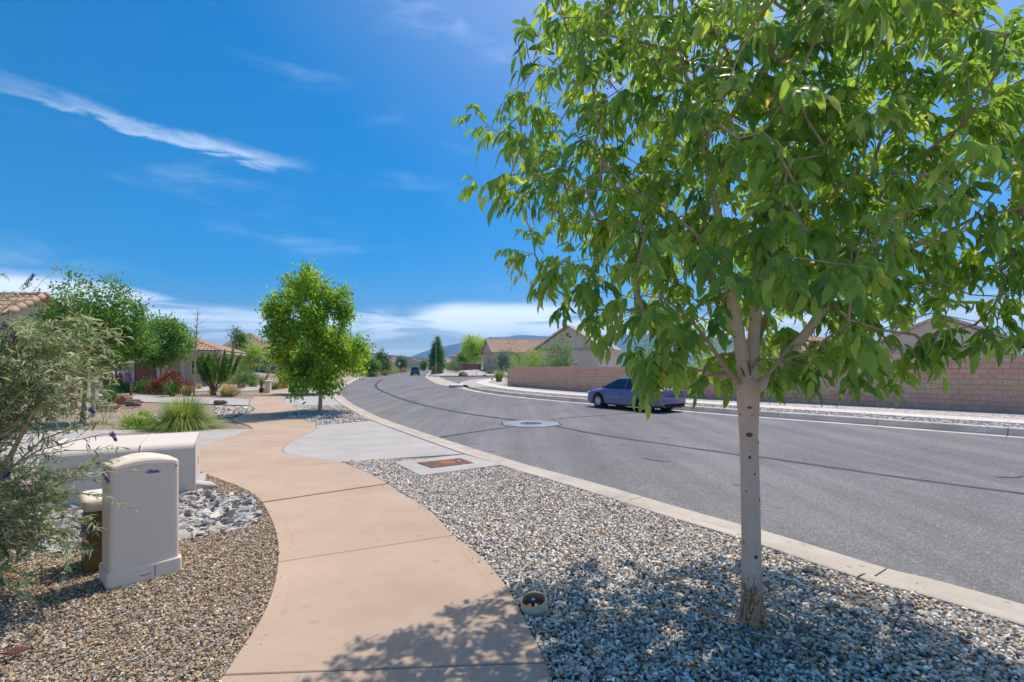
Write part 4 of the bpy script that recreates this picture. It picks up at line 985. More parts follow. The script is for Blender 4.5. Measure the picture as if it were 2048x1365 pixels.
# ------------------------------------------------------------------ shrubs, grasses
def shrub(name, label, base, r, h, n, leaf, mat, group=None, seed=1, stems=9, stemmat=None, low=0.0, up=.3, spread=.10, tmpl=LEAF4, cat='shrub', puff=12, flat_=.0):
    base = Vector(base); root = thing(name, label, cat, base, 0, group); g = np.random.default_rng(seed)
    d = norm(g.normal(size=(n, 3))); d[:, 2] = np.abs(d[:, 2])*.98; lump = 1+.16*np.sin(d @ g.uniform(-5, 5, (3, 5))+g.uniform(0, 6, 5)).sum(1)/2
    tips = d*(g.random(n)**.4*lump)[:, None]*np.array([r, r*.9, h-low])+np.array([0, 0, low])
    sm_ = MB()
    for i in range(stems):
        t = tips[g.integers(0, n)]*.9; sm_.tube([(g.normal(0, .05), g.normal(0, .05), -.05), t*np.array([.4, .4, .55]), t], [.018, .012, .005], 4)
    tag(sm_.build('stems', stemmat or M['bark_grey'], root), kind='stuff')
    V, Fc, A = leaf_puffs(tips, np.array([0, 0, low*.5]), puff, spread, leaf[0], leaf[1], 0, tmpl, up)
    V[:, 2] = np.maximum(V[:, 2], .01)
    o = link('foliage', np_mesh('foliage', V, Fc, mat, attr=A), root); tag(o, kind='stuff'); return root
def blades(name, label, base, n, L, w, spreadr, mat, arch=.6, group=None, seed=1, cat='grass', part='blades', seg=5, stiff=False):
    base = Vector(base); root = thing(name, label, cat, base, 0, group); g = np.random.default_rng(seed)
    a = g.uniform(0, 2*np.pi, n); l = g.uniform(.6, 1.1, n)*L; rr = g.random(n)**.6*spreadr*.35; lean = g.uniform(.05, 1, n)*arch
    out = np.stack([np.cos(a), np.sin(a), np.zeros(n)], 1); side = np.stack([-np.sin(a), np.cos(a), np.zeros(n)], 1)
    o0 = np.stack([np.cos(a)*rr, np.sin(a)*rr, np.zeros(n)], 1); Vs = []; tw = g.normal(0, .25, n)
    for k in range(seg+1):
        f = k/seg
        if stiff: p = o0+out*(l*f*np.sin(lean))[:, None]+np.array([0, 0, 1])*(l*f*np.cos(lean))[:, None]
        else:
            ang = lean*1.5*f
            p = o0+out*(l*f*np.sin(ang*.8))[:, None]+side*(l*f*tw*.3)[:, None]+np.array([0, 0, 1])*(l*f*np.cos(ang))[:, None]
        ww = w*(1-f)**.7*(.6+.8*min(1, f*4))/1.2
        Vs += [p+side*(ww/2), p-side*(ww/2)]
    V = np.stack(Vs, 1).reshape(-1, 3); V[:, 2] = np.maximum(V[:, 2], .005)
    fc = np.array([(2*k, 2*k+1, 2*k+3, 2*k+2) for k in range(seg)]); Fc = (fc[None]+(np.arange(n)*2*(seg+1))[:, None, None]).reshape(-1, 4)
    o = link(part, np_mesh(part, V, Fc, mat, attr=np.repeat(g.random(n), 2*(seg+1))), root); tag(o, kind='stuff'); return root

# butterfly bush that leans in from the west
def butterfly_bush():
    base = Vector((-4.75, 4.15, 0)); root = thing('butterfly_bush', 'sprawling grey green butterfly bush with purple flower spikes beside the utility boxes', 'shrub', base)
    g = np.random.default_rng(17); mbs = MB(); Ps, Ds, Ns, Ls, Rs = [], [], [], [], []
    def W2(u, v, d): return np.array(P3(u, v, d)-base)
    ends = []
    # main arching stems: (end on the photograph, distance)
    tgt = [(8, 548, 4.0), (40, 590, 4.1), (60, 600, 4.2), (130, 640, 4.2), (185, 640, 4.2), (215, 655, 4.2), (262, 675, 4.2), (240, 720, 4.1), (255, 745, 4.1), (225, 770, 4.2), (215, 800, 4.1), (285, 868, 4.1), (230, 850, 4.2), (205, 900, 4.0), (300, 942, 3.9), (225, 935, 4.0), (190, 960, 4.0), (215, 990, 3.9), (185, 1040, 3.95), (155, 1075, 3.9), (120, 1010, 3.9), (90, 1100, 3.8), (70, 1150, 3.8), (130, 1060, 3.8), (40, 1190, 3.7), (20, 1140, 3.7), (110, 700, 4.1), (60, 680, 4.0), (30, 650, 4.0), (160, 700, 4.3), (150, 760, 4.1), (100, 790, 4.0), (170, 830, 4.1), (60, 760, 3.9), (20, 720, 3.8), (120, 860, 4.1), (20, 820, 3.8), (60, 940, 3.8), (120, 950, 3.9), (10, 1000, 3.7), (40, 1060, 3.7), (180, 720, 4.0), (200, 690, 4.3)]
    tgt += [(g.uniform(-60, 215), g.uniform(665, 830), g.uniform(3.7, 4.7)) for _ in range(34)]
    tgt += [(g.uniform(-60, 180), g.uniform(930, 1130), g.uniform(3.6, 4.3)) for _ in range(26)]
    tgt += [(g.uniform(-400, -40), g.uniform(620, 1150), g.uniform(3.3, 4.8)) for _ in range(22)]
    stems = []
    for k, (u, v, d) in enumerate(tgt):
        e = W2(u, v, d); s = np.array([g.normal(0, .12), g.normal(0, .12), 0]); h = np.linalg.norm(e-s)
        c = s+np.array([e[0]*.30, e[1]*.3, max(e[2]*1.05, .45*h)]); n = 9
        pts = [s*(1-t)**2+c*2*t*(1-t)+e*t*t+g.normal(0, .012, 3)*(0 < t < 1) for t in np.linspace(0, 1, n)]
        r0 = g.uniform(.011, .022) if k % 4 == 0 else g.uniform(.006, .011); mbs.tube(pts, [lerp(r0, .003, i/(n-1)) for i in range(n)], 5); stems.append(pts)
        # side twigs
        for _ in range(g.integers(5, 9)):
            f = g.uniform(.42, .98); i = min(n-2, int(f*(n-1))); p = pts[i]+(pts[i+1]-pts[i])*(f*(n-1)-i); dr = norm(pts[i+1]-pts[i])
            o = norm(dr*.7+g.normal(0, .55, 3)); l = g.uniform(.14, .40); q = [p, p+o*l*.5+np.array([0, 0, .02]), p+o*l+np.array([0, 0, -.06*l])]
            mbs.tube(q, [.0026, .0018, .001], 3, cap=False); stems.append(q)
    tag(mbs.build('stems', M['twig'], root), kind='stuff')
    for pts in stems:
        n = len(pts); L = sum(np.linalg.norm(pts[i+1]-pts[i]) for i in range(n-1)); cnt = int(L*(70 if n < 5 else 22))
        for _ in range(cnt):
            f = g.uniform(.15 if n < 5 else .4, 1); i = min(n-2, int(f*(n-1))); p = pts[i]+(pts[i+1]-pts[i])*(f*(n-1)-i); dr = norm(pts[i+1]-pts[i])
            Ps.append(p); Ds.append(norm(dr*.8+g.normal(0, .6, 3)+np.array([0, 0, .12]))); Ns.append(norm(g.normal(0, .5, 3)+np.array([0, 0, 1]))); Ls.append(g.uniform(.038, .078)); Rs.append(g.random())
    P, D, Nn, Ls, Rs = map(np.array, (Ps, Ds, Ns, Ls, Rs)); z = P[:, 2]; k = z > .03
    wv = P+np.array(base); uu = 1024+wv[:, 0]/wv[:, 1]*F; vv = HV-(wv[:, 2]-CH)/wv[:, 1]*F
    k &= ~((uu > 10) & (uu < 330) & (vv > 862) & (vv < 925) & (g.random(len(uu)) < .55)); k &= ~((vv < 640) & (uu < 110) & (g.random(len(uu)) < .55)); k &= ~((uu > 235) & (g.random(len(uu)) < .4))
    P, D, Nn, Ls, Rs = P[k], D[k], Nn[k], Ls[k], Rs[k]
    lanc = (LANCE[0]+np.stack([np.zeros(11), np.zeros(11), -.32*LANCE[0][:, 0]**2], 1), LANCE[1])
    tone = np.clip(Rs*.8+.2*g.random(len(Rs)), 0, .999)
    vis = np.where((P+np.array(base))[:, 0] > -4.1, Ls/(P+np.array(base))[:, 1], 0); idx = np.argsort(-vis)[:0]
    V, Fc, A = leaves(P, D, Nn, Ls, Ls*.20, lanc, tone); o = link('leaves', np_mesh('leaves', V, Fc, M['sage'], attr=A), root); tag(o, kind='stuff')
    # purple flower spikes
    for (u, v, d, du, dv, l) in [(46, 578, 4.1, .55, .75, .15), (28, 690, 4.0, .1, .9, .09), (26, 735, 3.9, .2, .9, .11), (8, 660, 4.0, .1, 1, .06), (232, 740, 4.1, .5, -.6, .09), (255, 742, 4.1, .35, -.8, .10), (296, 944, 3.9, .9, .05, .085), (210, 945, 4.0, .3, -.9, .09), (4, 958, 3.8, .4, .3, .08), (174, 1066, 3.9, -.3, .5, .08), (176, 818, 4.1, .5, -.3, .06), (222, 865, 4.1, .5, -.8, .08)]:
        p = W2(u, v, d); ax = norm(np.array([du, 0, dv])); n = 150; t = g.random(n); rr = .017*(1-t*.75)
        q = p+ax*(t*l)[:, None]+norm(g.normal(size=(n, 3)))*rr[:, None]; V, Fc, A = leaves(q, norm(g.normal(size=(n, 3))), norm(g.normal(size=(n, 3))), .013, .011)
        link('flower_spike', np_mesh('flower_spike', V, Fc, M['purple'], attr=A), root)
    return root
butterfly_bush()
# ------------------------------------------------------------------ utility boxes
def pedestal():
    p0, p1 = G(214, 1181), G(366, 1141); ax = (p1-p0); w = ax.length; ax.normalize(); bx = Vector((-ax.y, ax.x, 0)); d = .38
    c = (p0+p1)/2+bx*d/2; root = thing('telecom_pedestal', 'tall beige telecom pedestal with a domed top standing in tan pebbles', 'utility box', c, math.atan2(ax.y, ax.x))
    def ring(w, d, z, r=.035, arch=0.0, n=5):
        out = []
        for sx, sy, a0 in ((1, -1, -90), (1, 1, 0), (-1, 1, 90), (-1, -1, 180)):
            for k in range(n):
                a = R(a0+90*k/(n-1)); x = sx*(w/2-r)+r*math.cos(a); y = sy*(d/2-r)+r*math.sin(a)
                out.append((x, y, z+arch*(1-(2*x/w)**2)))
            if sx == 1 and sy == 1 or sx == -1 and sy == -1:
                x0 = out[-1][0]
                for q in range(1, 8):
                    x = x0-sx*(w-2*r)*q/8; out.append((x, sy*d/2, z+arch*(1-(2*x/w)**2)))
        return out
    def loft(mb, rings):
        n = len(rings[0]); b = len(mb.v)
        for r in rings: mb.v += r
        for i in range(len(rings)-1):
            for k in range(n): mb.f.append((b+i*n+k, b+i*n+(k+1) % n, b+(i+1)*n+(k+1) % n, b+(i+1)*n+k)); mb.m.append(0)
        mb.f.append(tuple(b+(len(rings)-1)*n+k for k in range(n))); mb.m.append(0); return mb
    # skirt
    loft(MB(), [ring(w, d, -.10), ring(w, d, .115), ring(w-.006, d-.006, .125), ring(w-.03, d-.03, .127)]).build('base_skirt', M['util'], root)
    wt, dt = w*.955, d*.93
    loft(MB(), [ring(w-.035, d-.035, .1275), ring(w-.037, d-.037, .135), ring(wt-.016, dt-.016, .975, arch=.030), ring(wt-.020, dt-.024, .995, arch=.036), ring(wt-.036, dt-.05, 1.008, .04, arch=.042), ring(wt-.10, dt-.16, 1.018, .05, arch=.05)]).build('cover', M['util'], root)
    MB().tube([(0.06, -d/2-.004, .02), (0.06, -d/2-.004, .11)], .0025, 4).build('skirt_seam', M['dark'], root)
    MB().tube([(w*.41, -dt/2-.006, .955), (w*.41, -dt/2+.02, .955)], .006, 8).build('screw', M['dark'], root)
    MB().tube([(.0, -(d-.05)/2-.004, .56), (.002, -(d-.05)/2-.004, .585)], .0028, 5).build('scratch', M['white'], root)
    s = MB(); s.tube([(-.05, -d/2-.003, .05), (-.0, -d/2-.003, .045), (.03, -d/2-.003, .055)], .002, 4).build('scuff', M['dark'], root)
pedestal()
def transformer():
    a = Vector((.872, .49, 0)); b = Vector((-.49, .872, 0)); pr = G(391, 985); w, d, h = 1.72, 1.24, .735
    c = pr-a*w/2+b*d/2; root = thing('transformer_cabinet', 'big low beige transformer cabinet with a rounded front edge behind the pedestal', 'utility box', c, math.atan2(a.y, a.x))
    prof = [(-d/2, .02), (-d/2, h-.11)]+[(-d/2+.11-.11*math.cos(R(k)), h-.11+.11*math.sin(R(k))-.0) for k in (15, 30, 45, 60, 75, 90)]+[(0, h+.012), (d/2-.02, h+.02), (d/2, h), (d/2, .02)]
    def seg(x0, x1):
        mb = MB(); n = len(prof); mb.v = [(x0, y, z) for y, z in prof]+[(x1, y, z) for y, z in prof]
        mb.f = [(i, i+1, n+i+1, n+i) for i in range(n-1)]+[tuple(range(n)), tuple(reversed(range(n, 2*n)))]+[(n-1, 0, n, 2*n-1)]; mb.m = [0]*len(mb.f); return mb
    seam = w/2-.66
    seg(-w/2, seam-.004).build('hood', M['util2'], root, bevel=.012, seg=2); seg(seam+.004, w/2).build('hood', M['util2'], root, bevel=.012, seg=2)
    MB().box((0, 0, -.02), (w+.18, d+.18, .10)).build('concrete_base', M['drive'], root, bevel=.01, seg=1)
    MB().box((seam, -d/2+.055, h-.035), (.02, .02, .06), Matrix.Rotation(R(45), 3, 'X')).build('latch', M['steel'], root)
    MB().box((w/2+.004, -.25, h*.72), (.006, .05, .02)).box((w/2+.004, -.25, h*.45), (.006, .05, .02)).build('hinges', M['util2'], root)
    MB().box((w/2+.004, .05, h*.5), (.004, .10, .10)).build('label_plate', plain('faded_label', (.5, .40, .25), .7), root)
transformer()
o = MB().prism([(-.13, -.14), (.10, -.16), (.16, .12), (-.06, .17)], -.05, .10).build('concrete_block', M['drive'], None, bevel=.02, seg=1, loc=G(404, 977)); o.rotation_euler = (R(-14), R(9), R(-25)); tag(o, 'pale broken concrete block lying on the rocks at the corner of the transformer cabinet', 'block')
def vented_box():
    c = G(202, 1135)+Vector((.0, .17, 0)); root = thing('vented_pedestal', 'short brown pedestal with scoop vents and a beige cap behind the tall pedestal', 'utility box', c, R(44))
    W_, D_, H_ = .48, .42, .56
    mb = MB(); mb.box((0, 0, H_/2), (W_, D_, H_), taper=.9); mb.build('body', M['brown'], root, bevel=.02, seg=2)
    MB().box((0, 0, .60), (.52, .47, .13)).build('cap', M['util'], root, bevel=.055, seg=4)
    for k in range(3):
        for fx, fy, rz in ((0, -1, 0), (1, 0, 90), (-1, 0, -90)):
            z = .14+.145*k; sh = MB(); n = 9; off = (D_ if fy else W_)/2*(1-.1*z/H_)+.004; Rm = Matrix.Rotation(R(rz), 3, 'Z')
            top = [Rm @ Vector((lerp(-.13, .13, i/(n-1)), -off, z+.075)) for i in range(n)]
            bot = [Rm @ Vector((lerp(-.13, .13, i/(n-1)), -off-.034*math.sin(math.pi*i/(n-1)), z+.018*abs(2*i/(n-1)-1))) for i in range(n)]
            sh.add(top+bot, [(i, i+1, n+i+1, n+i) for i in range(n-1)]); sh.build('vent_scoop', M['brown'], root, smooth=True)
vented_box()

# a piece of reddish dry bark on the pebbles
def curl(name, label, p, L, w, mat, rz):
    mb = MB(); n = 8
    for i in range(n+1):
        t = i/n; ww = w*math.sin(math.pi*min(.97, .08+.9*t))
        for k in range(5): a = (k/4-.5); mb.v.append((L*t, a*ww, .012+.25*abs(a)*ww+.01*math.sin(7*t+k)))
    mb.f = [(i*5+k, (i+1)*5+k, (i+1)*5+k+1, i*5+k+1) for i in range(n) for k in range(4)]; mb.m = [0]*len(mb.f)
    o = mb.build(name, mat, None, True); o.location = p; o.rotation_euler = (0, R(-4), rz); tag(o, label, 'bark'); s = o.modifiers.new('s', 'SOLIDIFY'); s.thickness = .004
curl('bark_piece', 'curled dark red strip of bark lying on the tan pebbles', G(-10, 1318)+Vector((0, 0, .012)), .20, .06, surf('dark_red_bark', (.10, .035, .028), (.17, .065, .05), 20, 90, .3, .9, .3, world=False), R(16))
for u, v, s, a in [(1090+20, 1290, .05, .3)]:
    pass

# ------------------------------------------------------------------ block wall beyond the road
def block_wall():
    path = [(Vector((-.3, 44.0)), None), (Vector((5.1, 33.4)), None), (Vector((10.2, 26.6)), None), (Vector((13.0, 24.0)), None), (Vector((16.1, 20.9)), None), (Vector((18.9, 17.9)), None), (Vector((23.5, 12.3)), None), (Vector((27.5, 6.8)), None)]
    p = catmull([Vector((q[0].x, q[0].y, 0)) for q in path], 12); cum = arclen(p); tot = cum[-1]; BL, BH, T = .41, .205, .20; z0 = .13
    root = thing('block_wall', 'long pinkish split block boundary wall with a tan band and cap stones beyond the road', 'wall', (0, 0, 0))
    sP = lambda P: cum[int(np.argmin([(q-P).length for q in p]))]
    s1 = sP(Vector((.2, 43, 0))); s2 = sP(Vector((4.2, 35, 0))); s3 = sP(G(1416, 798.6, .15)); s4 = sP(G(1803, 815, .15)); s5 = sP(Vector((20.4, 16, 0)))
    def courses(s): return 7 if s < s1 else 8 if s < s3 else 9 if s < s4 else 10 if s < s5 else 11
    ncol = int(tot/BL); items = []; caps = []
    def frame(s):
        a = along(p, cum, min(max(s, .01), tot-.01)); b = along(p, cum, min(tot-.005, max(s, .01)+.05)); t = (b-a).normalized(); return a, t
    core = MB()
    for col in range(ncol):
        s = col*BL+BL/2; nc = courses(s)
        for r in range(nc):
            sc = s+(BL/2 if r % 2 else 0)
            if sc > tot-.2: continue
            a, t = frame(sc); items.append((a+Vector((0, 0, z0+BH*(r+.5))), math.atan2(t.y, t.x), r))
        a, t = frame(s); caps.append((a+Vector((0, 0, z0+BH*nc+.03)), math.atan2(t.y, t.x)))
        core.box(a+Vector((0, 0, z0+BH*nc/2-.06)), (BL+.06, T-.035, BH*nc+.10), Matrix.Rotation(math.atan2(t.y, t.x), 3, 'Z'))
    core.build('mortar_core', M['mortar'], root)
    def shape():
        mb = MB(); L2, H2 = (BL-.012)/2, (BH-.012)/2; ny = 4; vs = []
        for sy in (-1, 1):
            for i in range(5):
                for j in range(3):
                    e = 0 if (i in (0, 4) or j in (0, 2)) else 1
                    vs.append((lerp(-L2, L2, i/4), sy*(T/2+(rnd.uniform(.0, .014) if e else rnd.uniform(-.004, .001))), lerp(-H2, H2, j/2)))
        f = []
        for i in range(4):
            for j in range(2): a = i*3+j; f.append((a, a+3, a+4, a+1)); f.append((15+a, 15+a+1, 15+a+4, 15+a+3))
        rim = [0, 3, 6, 9, 12, 13, 14, 11, 8, 5, 2, 1]
        for k in range(12): a, b = rim[k], rim[(k+1) % 12]; f.append((a, a+15, b+15, b))
        return vs, f
    shapes = [shape() for _ in range(6)]
    band = lambda r: 'block2' if r in (3, 4, 5) else 'block'
    meshes = {m: [MB().add(*s).mesh('block', M[m]) for s in shapes] for m in ('block', 'block2')}
    def score(it):
        q = it[0]; d = max(q.y, .1); u = 1024+q.x/d*F
        return (0 if u < 2100 else 50)+q.length
    items.sort(key=score)
    for q, a, r in items[:298]:
        o = link('block', meshes[band(r)][rnd.randrange(6)], root); o.location = q; o.rotation_euler = (0, 0, a)
    for m in ('block', 'block2'):
        V, Fc, A = [], [], []; off = 0
        for q, a, r in items[298:]:
            if band(r) != m: continue
            vs, f = shapes[rnd.randrange(6)]; ca, sa = math.cos(a), math.sin(a); V += [(q.x+x*ca-y*sa, q.y+x*sa+y*ca, q.z+z) for x, y, z in vs]
            Fc += [tuple(i+off for i in ff) for ff in f]; off += len(vs); A += [rnd.random()]*len(vs)
        me = np_mesh('blocks', np.array(V), np.array(Fc), M[m], attr=np.array(A), flat=True); tag(link('tan_blocks' if m == 'block2' else 'rose_blocks', me, root), kind='stuff')
    cm = MB().box((0, 0, 0), (BL-.008, T+.05, .06)).mesh('cap', M['cap'])
    for q, a in caps:
        o = link('cap', cm, root); o.location = q; o.rotation_euler = (0, 0, a)
    # slim posts where the wall steps up
    for s in (s2, s3, s4):
        a, t = frame(s); h = BH*courses(s+.3)+.12
        MB().box(a+Vector((0, 0, z0+h/2)), (.21, T+.07, h), Matrix.Rotation(math.atan2(t.y, t.x), 3, 'Z')).build('pilaster', M['block'], root, bevel=.01, seg=1)
block_wall()

# ------------------------------------------------------------------ cars
def car(name, label, loc, heading, paint, L=4.52, Wd=1.76, H=1.43, suv=False, group=None, detail=True):
    root = thing(name, label, 'car', loc, heading, group); k = L/4.52; hw = Wd/2
    glass = plain('tinted_glass', (.015, .025, .035), .05, 0, .9, 0); rub = plain('tyre_rubber', (.02, .02, .022), .8); alloy = plain('silver_wheel', (.62, .63, .65), .35, .4)
    dark = M['dark']; red = plain('red_lens', (.45, .012, .012), .2, 0, .6); chrome = plain('chrome', (.75, .75, .77), .15, .9)
    xw = (-1.33*k, 1.34*k); RW = .315*(1.12 if suv else 1); arch = RW+.055
    X = [-2.26, -2.24, -2.18, -2.05, -1.85, -1.5, -1.0, -.4, .3, .9, 1.2, 1.6, 1.95, 2.12, 2.2, 2.25]
    if suv:
        top = [.95, 1.02, 1.05, 1.07, 1.08, 1.08, 1.08, 1.07, 1.06, 1.06, 1.05, 1.02, .97, .88, .78, .66]
        sh = [.82, .92, .98, 1.0, 1.02, 1.03, 1.03, 1.02, 1.0, .99, .96, .92, .85, .78, .70, .62]
    else:
        top = [.86, .93, .98, 1.005, 1.01, 1.0, .96, .95, .95, .96, .955, .90, .82, .75, .68, .58]
        sh = [.78, .84, .90, .93, .945, .94, .925, .905, .885, .87, .85, .80, .73, .67, .61, .54]
    bot = [.36, .28, .24, .22, .21, .19, .18, .18, .18, .18, .19, .20, .20, .22, .26, .34]
    wd = [.80, .86, .92, .955, .975, .99, 1, 1, 1, .995, .985, .97, .93, .87, .79, .70]
    xs = np.unique(np.concatenate([np.array(X)*k, np.arange(-2.25, 2.25, .075)*k])); f = lambda a, x: float(np.interp(x, np.array(X)*k, a))
    body = MB(); rows = []
    for x in xs:
        zb = f(bot, x); 
        for c in xw:
            if abs(x-c) < arch: zb = max(zb, math.sqrt(arch**2-(x-c)**2)+RW-.01)
        w = f(wd, x)*hw; zs = max(f(sh, x), zb+.06); zt = max(f(top, x), zs+.012); zm = lerp(zb, zs, .45)
        half = [(w*.90, zb), (w*.985, min(zb+.07, zs-.02)), (w, zm), (w*.995, lerp(zm, zs, .35)), (w*.965, lerp(zm, zs, .55)), (w*.972, lerp(zm, zs, .80)), (w*.93, zs), (w*.80, lerp(zs, zt, .75)), (w*.45, zt), (0, zt+.006)]
        rows.append([(x, y, z) for y, z in half]+[(x, -y, z) for y, z in reversed(half[:-1])])
    n = len(rows[0])
    for r in rows: body.v += r
    for i in range(len(rows)-1):
        for j in range(n-1): body.f.append((i*n+j, (i+1)*n+j, (i+1)*n+j+1, i*n+j+1)); body.m.append(0)
    body.f += [tuple(range(n)), tuple(reversed(range((len(rows)-1)*n, len(rows)*n)))]; body.m += [0, 0]
    body.build('body', paint, root, smooth=True).modifiers.new('es', 'EDGE_SPLIT').split_angle = R(38)
    # greenhouse
    if suv: gx = [-2.12, -1.95, -1.2, -.4, .2, .62, 1.12]; gz = [1.07, H-.05, H, H+.01, H-.01, H-.05, 1.05]
    else: gx = [-1.92, -1.55, -.95, -.55, -.1, .3, 1.17]; gz = [1.0, 1.16, 1.37, 1.42, H, H-.025, .95]
    gx = [q*k for q in gx]; gs = np.unique(np.concatenate([np.array(gx), np.arange(gx[0], gx[-1], .06)])); roof = MB(); glm = {'side_window': MB(), 'windscreen': MB(), 'rear_window': MB()}
    prev = None; belt = lambda x: f(sh, x)+.035
    for x in gs:
        z = float(np.interp(x, gx, gz)); zb = min(belt(x), z-.004); tt = (z-zb)/(H-.93); wb = hw*.90*(1-.10*max(0, (abs(x+.3)-1.0))); wt = lerp(wb, hw*.66, min(1, max(0, tt)))
        cur = [(x, wb, zb), (x, lerp(wb, wt, .86), lerp(zb, z, .86)), (x, wt*.93, z-.008), (x, wt*.5, z+.012*min(1, tt)), (x, 0, z+.018*min(1, tt))]
        if prev:
            xm = (x+prev[0][0])/2; a = len(roof.v)
            pil = any(abs(xm-q) < w_ for q, w_ in ((-.28*k, .045), ((-1.30 if not suv else -1.35)*k, .06))) or xm < (-1.55 if not suv else -1.95)*k or xm > .98*k
            for sg in (1, -1):
                P_ = [(q[0], q[1]*sg, q[2]) for q in prev]; C_ = [(q[0], q[1]*sg, q[2]) for q in cur]
                for j in range(4):
                    quad = [P_[j], C_[j], C_[j+1], P_[j+1]]
                    if j == 0 and not pil: tgt = glm['side_window']
                    elif j >= 2 and xm > .36*k: tgt = glm['windscreen']
                    elif j >= 2 and (xm < -.98*k if not suv else xm < -1.93*k): tgt = glm['rear_window']
                    else: tgt = roof
                    tgt.add(quad, [(0, 1, 2, 3)])
        prev = cur
    ro = roof.build('roof', paint, root, smooth=True)
    for nm, mb in glm.items(): mb.build(nm, glass, root)
    # wheels
    for c in xw:
        for sg in (1, -1):
            y = sg*(hw-.11); Rm = Matrix.Rotation(R(-90*sg), 3, 'X')
            MB().lathe([(.0, .10), (arch*.98, .10), (arch*.98, -.18), (.0, -.18)], c=(c, sg*(hw-.22), RW+.02), sides=20, mat=Rm).build('wheel_well', dark, root)
            wl = link('wheel', MB().lathe([(RW*.66, -.095), (RW*.93, -.10), (RW, -.07), (RW, .07), (RW*.93, .10), (RW*.66, .095), (RW*.64, .05), (0, .045)], sides=32, mat=Rm).mesh('wheel', rub, True), root, (c, y, RW))
            rim = MB(); rim.lathe([(RW*.655, .09), (RW*.68, .085), (RW*.62, .07)], sides=32, mat=Rm); rim.lathe([(0, .088), (RW*.14, .085), (RW*.15, .07)], sides=16, mat=Rm)
            for s_ in range(11):
                a = 2*math.pi*s_/11; d = Vector((math.cos(a), math.sin(a), 0)); e = Vector((-d.y, d.x, 0)); q = []
                for r_, w_, h_ in ((.12, .035, .085), (.66, .055, .082)): q += [d*RW*r_+e*RW*w_*1.6+Vector((0, 0, h_)), d*RW*r_-e*RW*w_*1.6+Vector((0, 0, h_))]
                rim.add([Rm @ v for v in q], [(0, 1, 3, 2)])
            rim.build('rim', alloy, wl)
    # lamps, plate, mirrors, handles, seams
    zt = 1.0 if suv else .86
    for sg in (1, -1):
        if suv: MB().box((-2.20*k, sg*hw*.80, 1.02), (.10, .12, .30)).build('tail_lamp', red, root, bevel=.02)
        else:
            MB().box((-2.165, sg*hw*.70, .845), (.16, .40, .115), Matrix.Rotation(R(-14*sg), 3, 'Z')).build('tail_lamp', red, root, bevel=.03)
            MB().box((-2.215, sg*hw*.62, .40), (.06, .22, .05), Matrix.Rotation(R(-10*sg), 3, 'Z')).build('reflector', red, root, bevel=.01)
        MB().box((2.02*k, sg*hw*.70, .67 if not suv else .82), (.30, .30, .12), Matrix.Rotation(R(26*sg), 3, 'Z')).build('headlamp', plain('clear_lens', (.75, .76, .78), .1), root, bevel=.04)
        m = MB(); m.box((.86*k, sg*(hw+.065), 1.0 if not suv else 1.12), (.12, .17, .12)); m.box((.88*k, sg*(hw-.03), .96 if not suv else 1.07), (.06, .12, .04)); m.build('mirror', paint if not suv else paint, root, bevel=.025)
        if detail:
            for hx in (.02*k, -.92*k): MB().box((hx, sg*(hw*.972+.012), .80), (.17, .03, .03)).build('door_handle', paint, root, bevel=.01)
            for dx in (.97*k, -.10*k, -1.02*k):
                pts = [(dx+(.0 if z > .4 else .03), sg*(hw*float(np.interp(z, [.25, .45, .6, .75, .88], [.965, 1.0, .995, .968, .945]))+.002), z) for z in (.25, .35, .5, .6, .7, .8, .88)]
                MB().tube(pts, .006, 4).build('door_seam', dark, root)
    MB().box((-2.235*k if not suv else -2.25*k, 0, .80 if not suv else .86), (.04, .34, .16)).build('number_plate', plain('turquoise_plate', (.10, .42, .42), .5), root)
    if not suv:
        MB().box((-2.215, 0, .925), (.06, .84, .035)).build('chrome_strip', chrome, root, bevel=.01)
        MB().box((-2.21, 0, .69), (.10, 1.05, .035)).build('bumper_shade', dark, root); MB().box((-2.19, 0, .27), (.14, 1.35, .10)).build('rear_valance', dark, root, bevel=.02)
        MB().tube([(-2.1, -.52, .20), (-2.24, -.52, .20)], .03, 8).build('exhaust', chrome, root)
    else: MB().box((-2.24*k, 0, .45), (.10, Wd*.92, .22)).build('bumper', dark, root, bevel=.03)
    MB().box((0, 0, .20), (3.9*k, Wd*.8, .06)).build('underbody', dark, root)
    return root
def car_paint(name, c):
    m, g, b, out = new_mat(name); b.inputs['Base Color'].default_value = (*c, 1); b.inputs['Metallic'].default_value = .35; b.inputs['Roughness'].default_value = .38
    b.inputs['Coat Weight'].default_value = .8; b.inputs['Coat Roughness'].default_value = .06; return m
rw, fw_ = G(1290, 824.5, ZR), G(1196.5, 815.5, ZR); hd = (fw_-rw).normalized(); rt = Vector((hd.y, -hd.x, 0))
cc = (rw+fw_)/2+rt*.79
car('parked_car', 'metallic blue violet sedan parked at the far kerb', cc, math.atan2(hd.y, hd.x), car_paint('blue_violet_paint', (.16, .155, .32)))
pb = G(828, 748.6, ZR); pb = pb*(104/pb.y); pb.z = ZR
car('driving_car', 'deep blue sport utility car driving away up the road', Vector((-20.6, 106.5, ZR)), math.atan2(1, -.17), car_paint('deep_blue_paint', (.015, .05, .20)), 4.7, 1.92, 1.78, True, None, False)

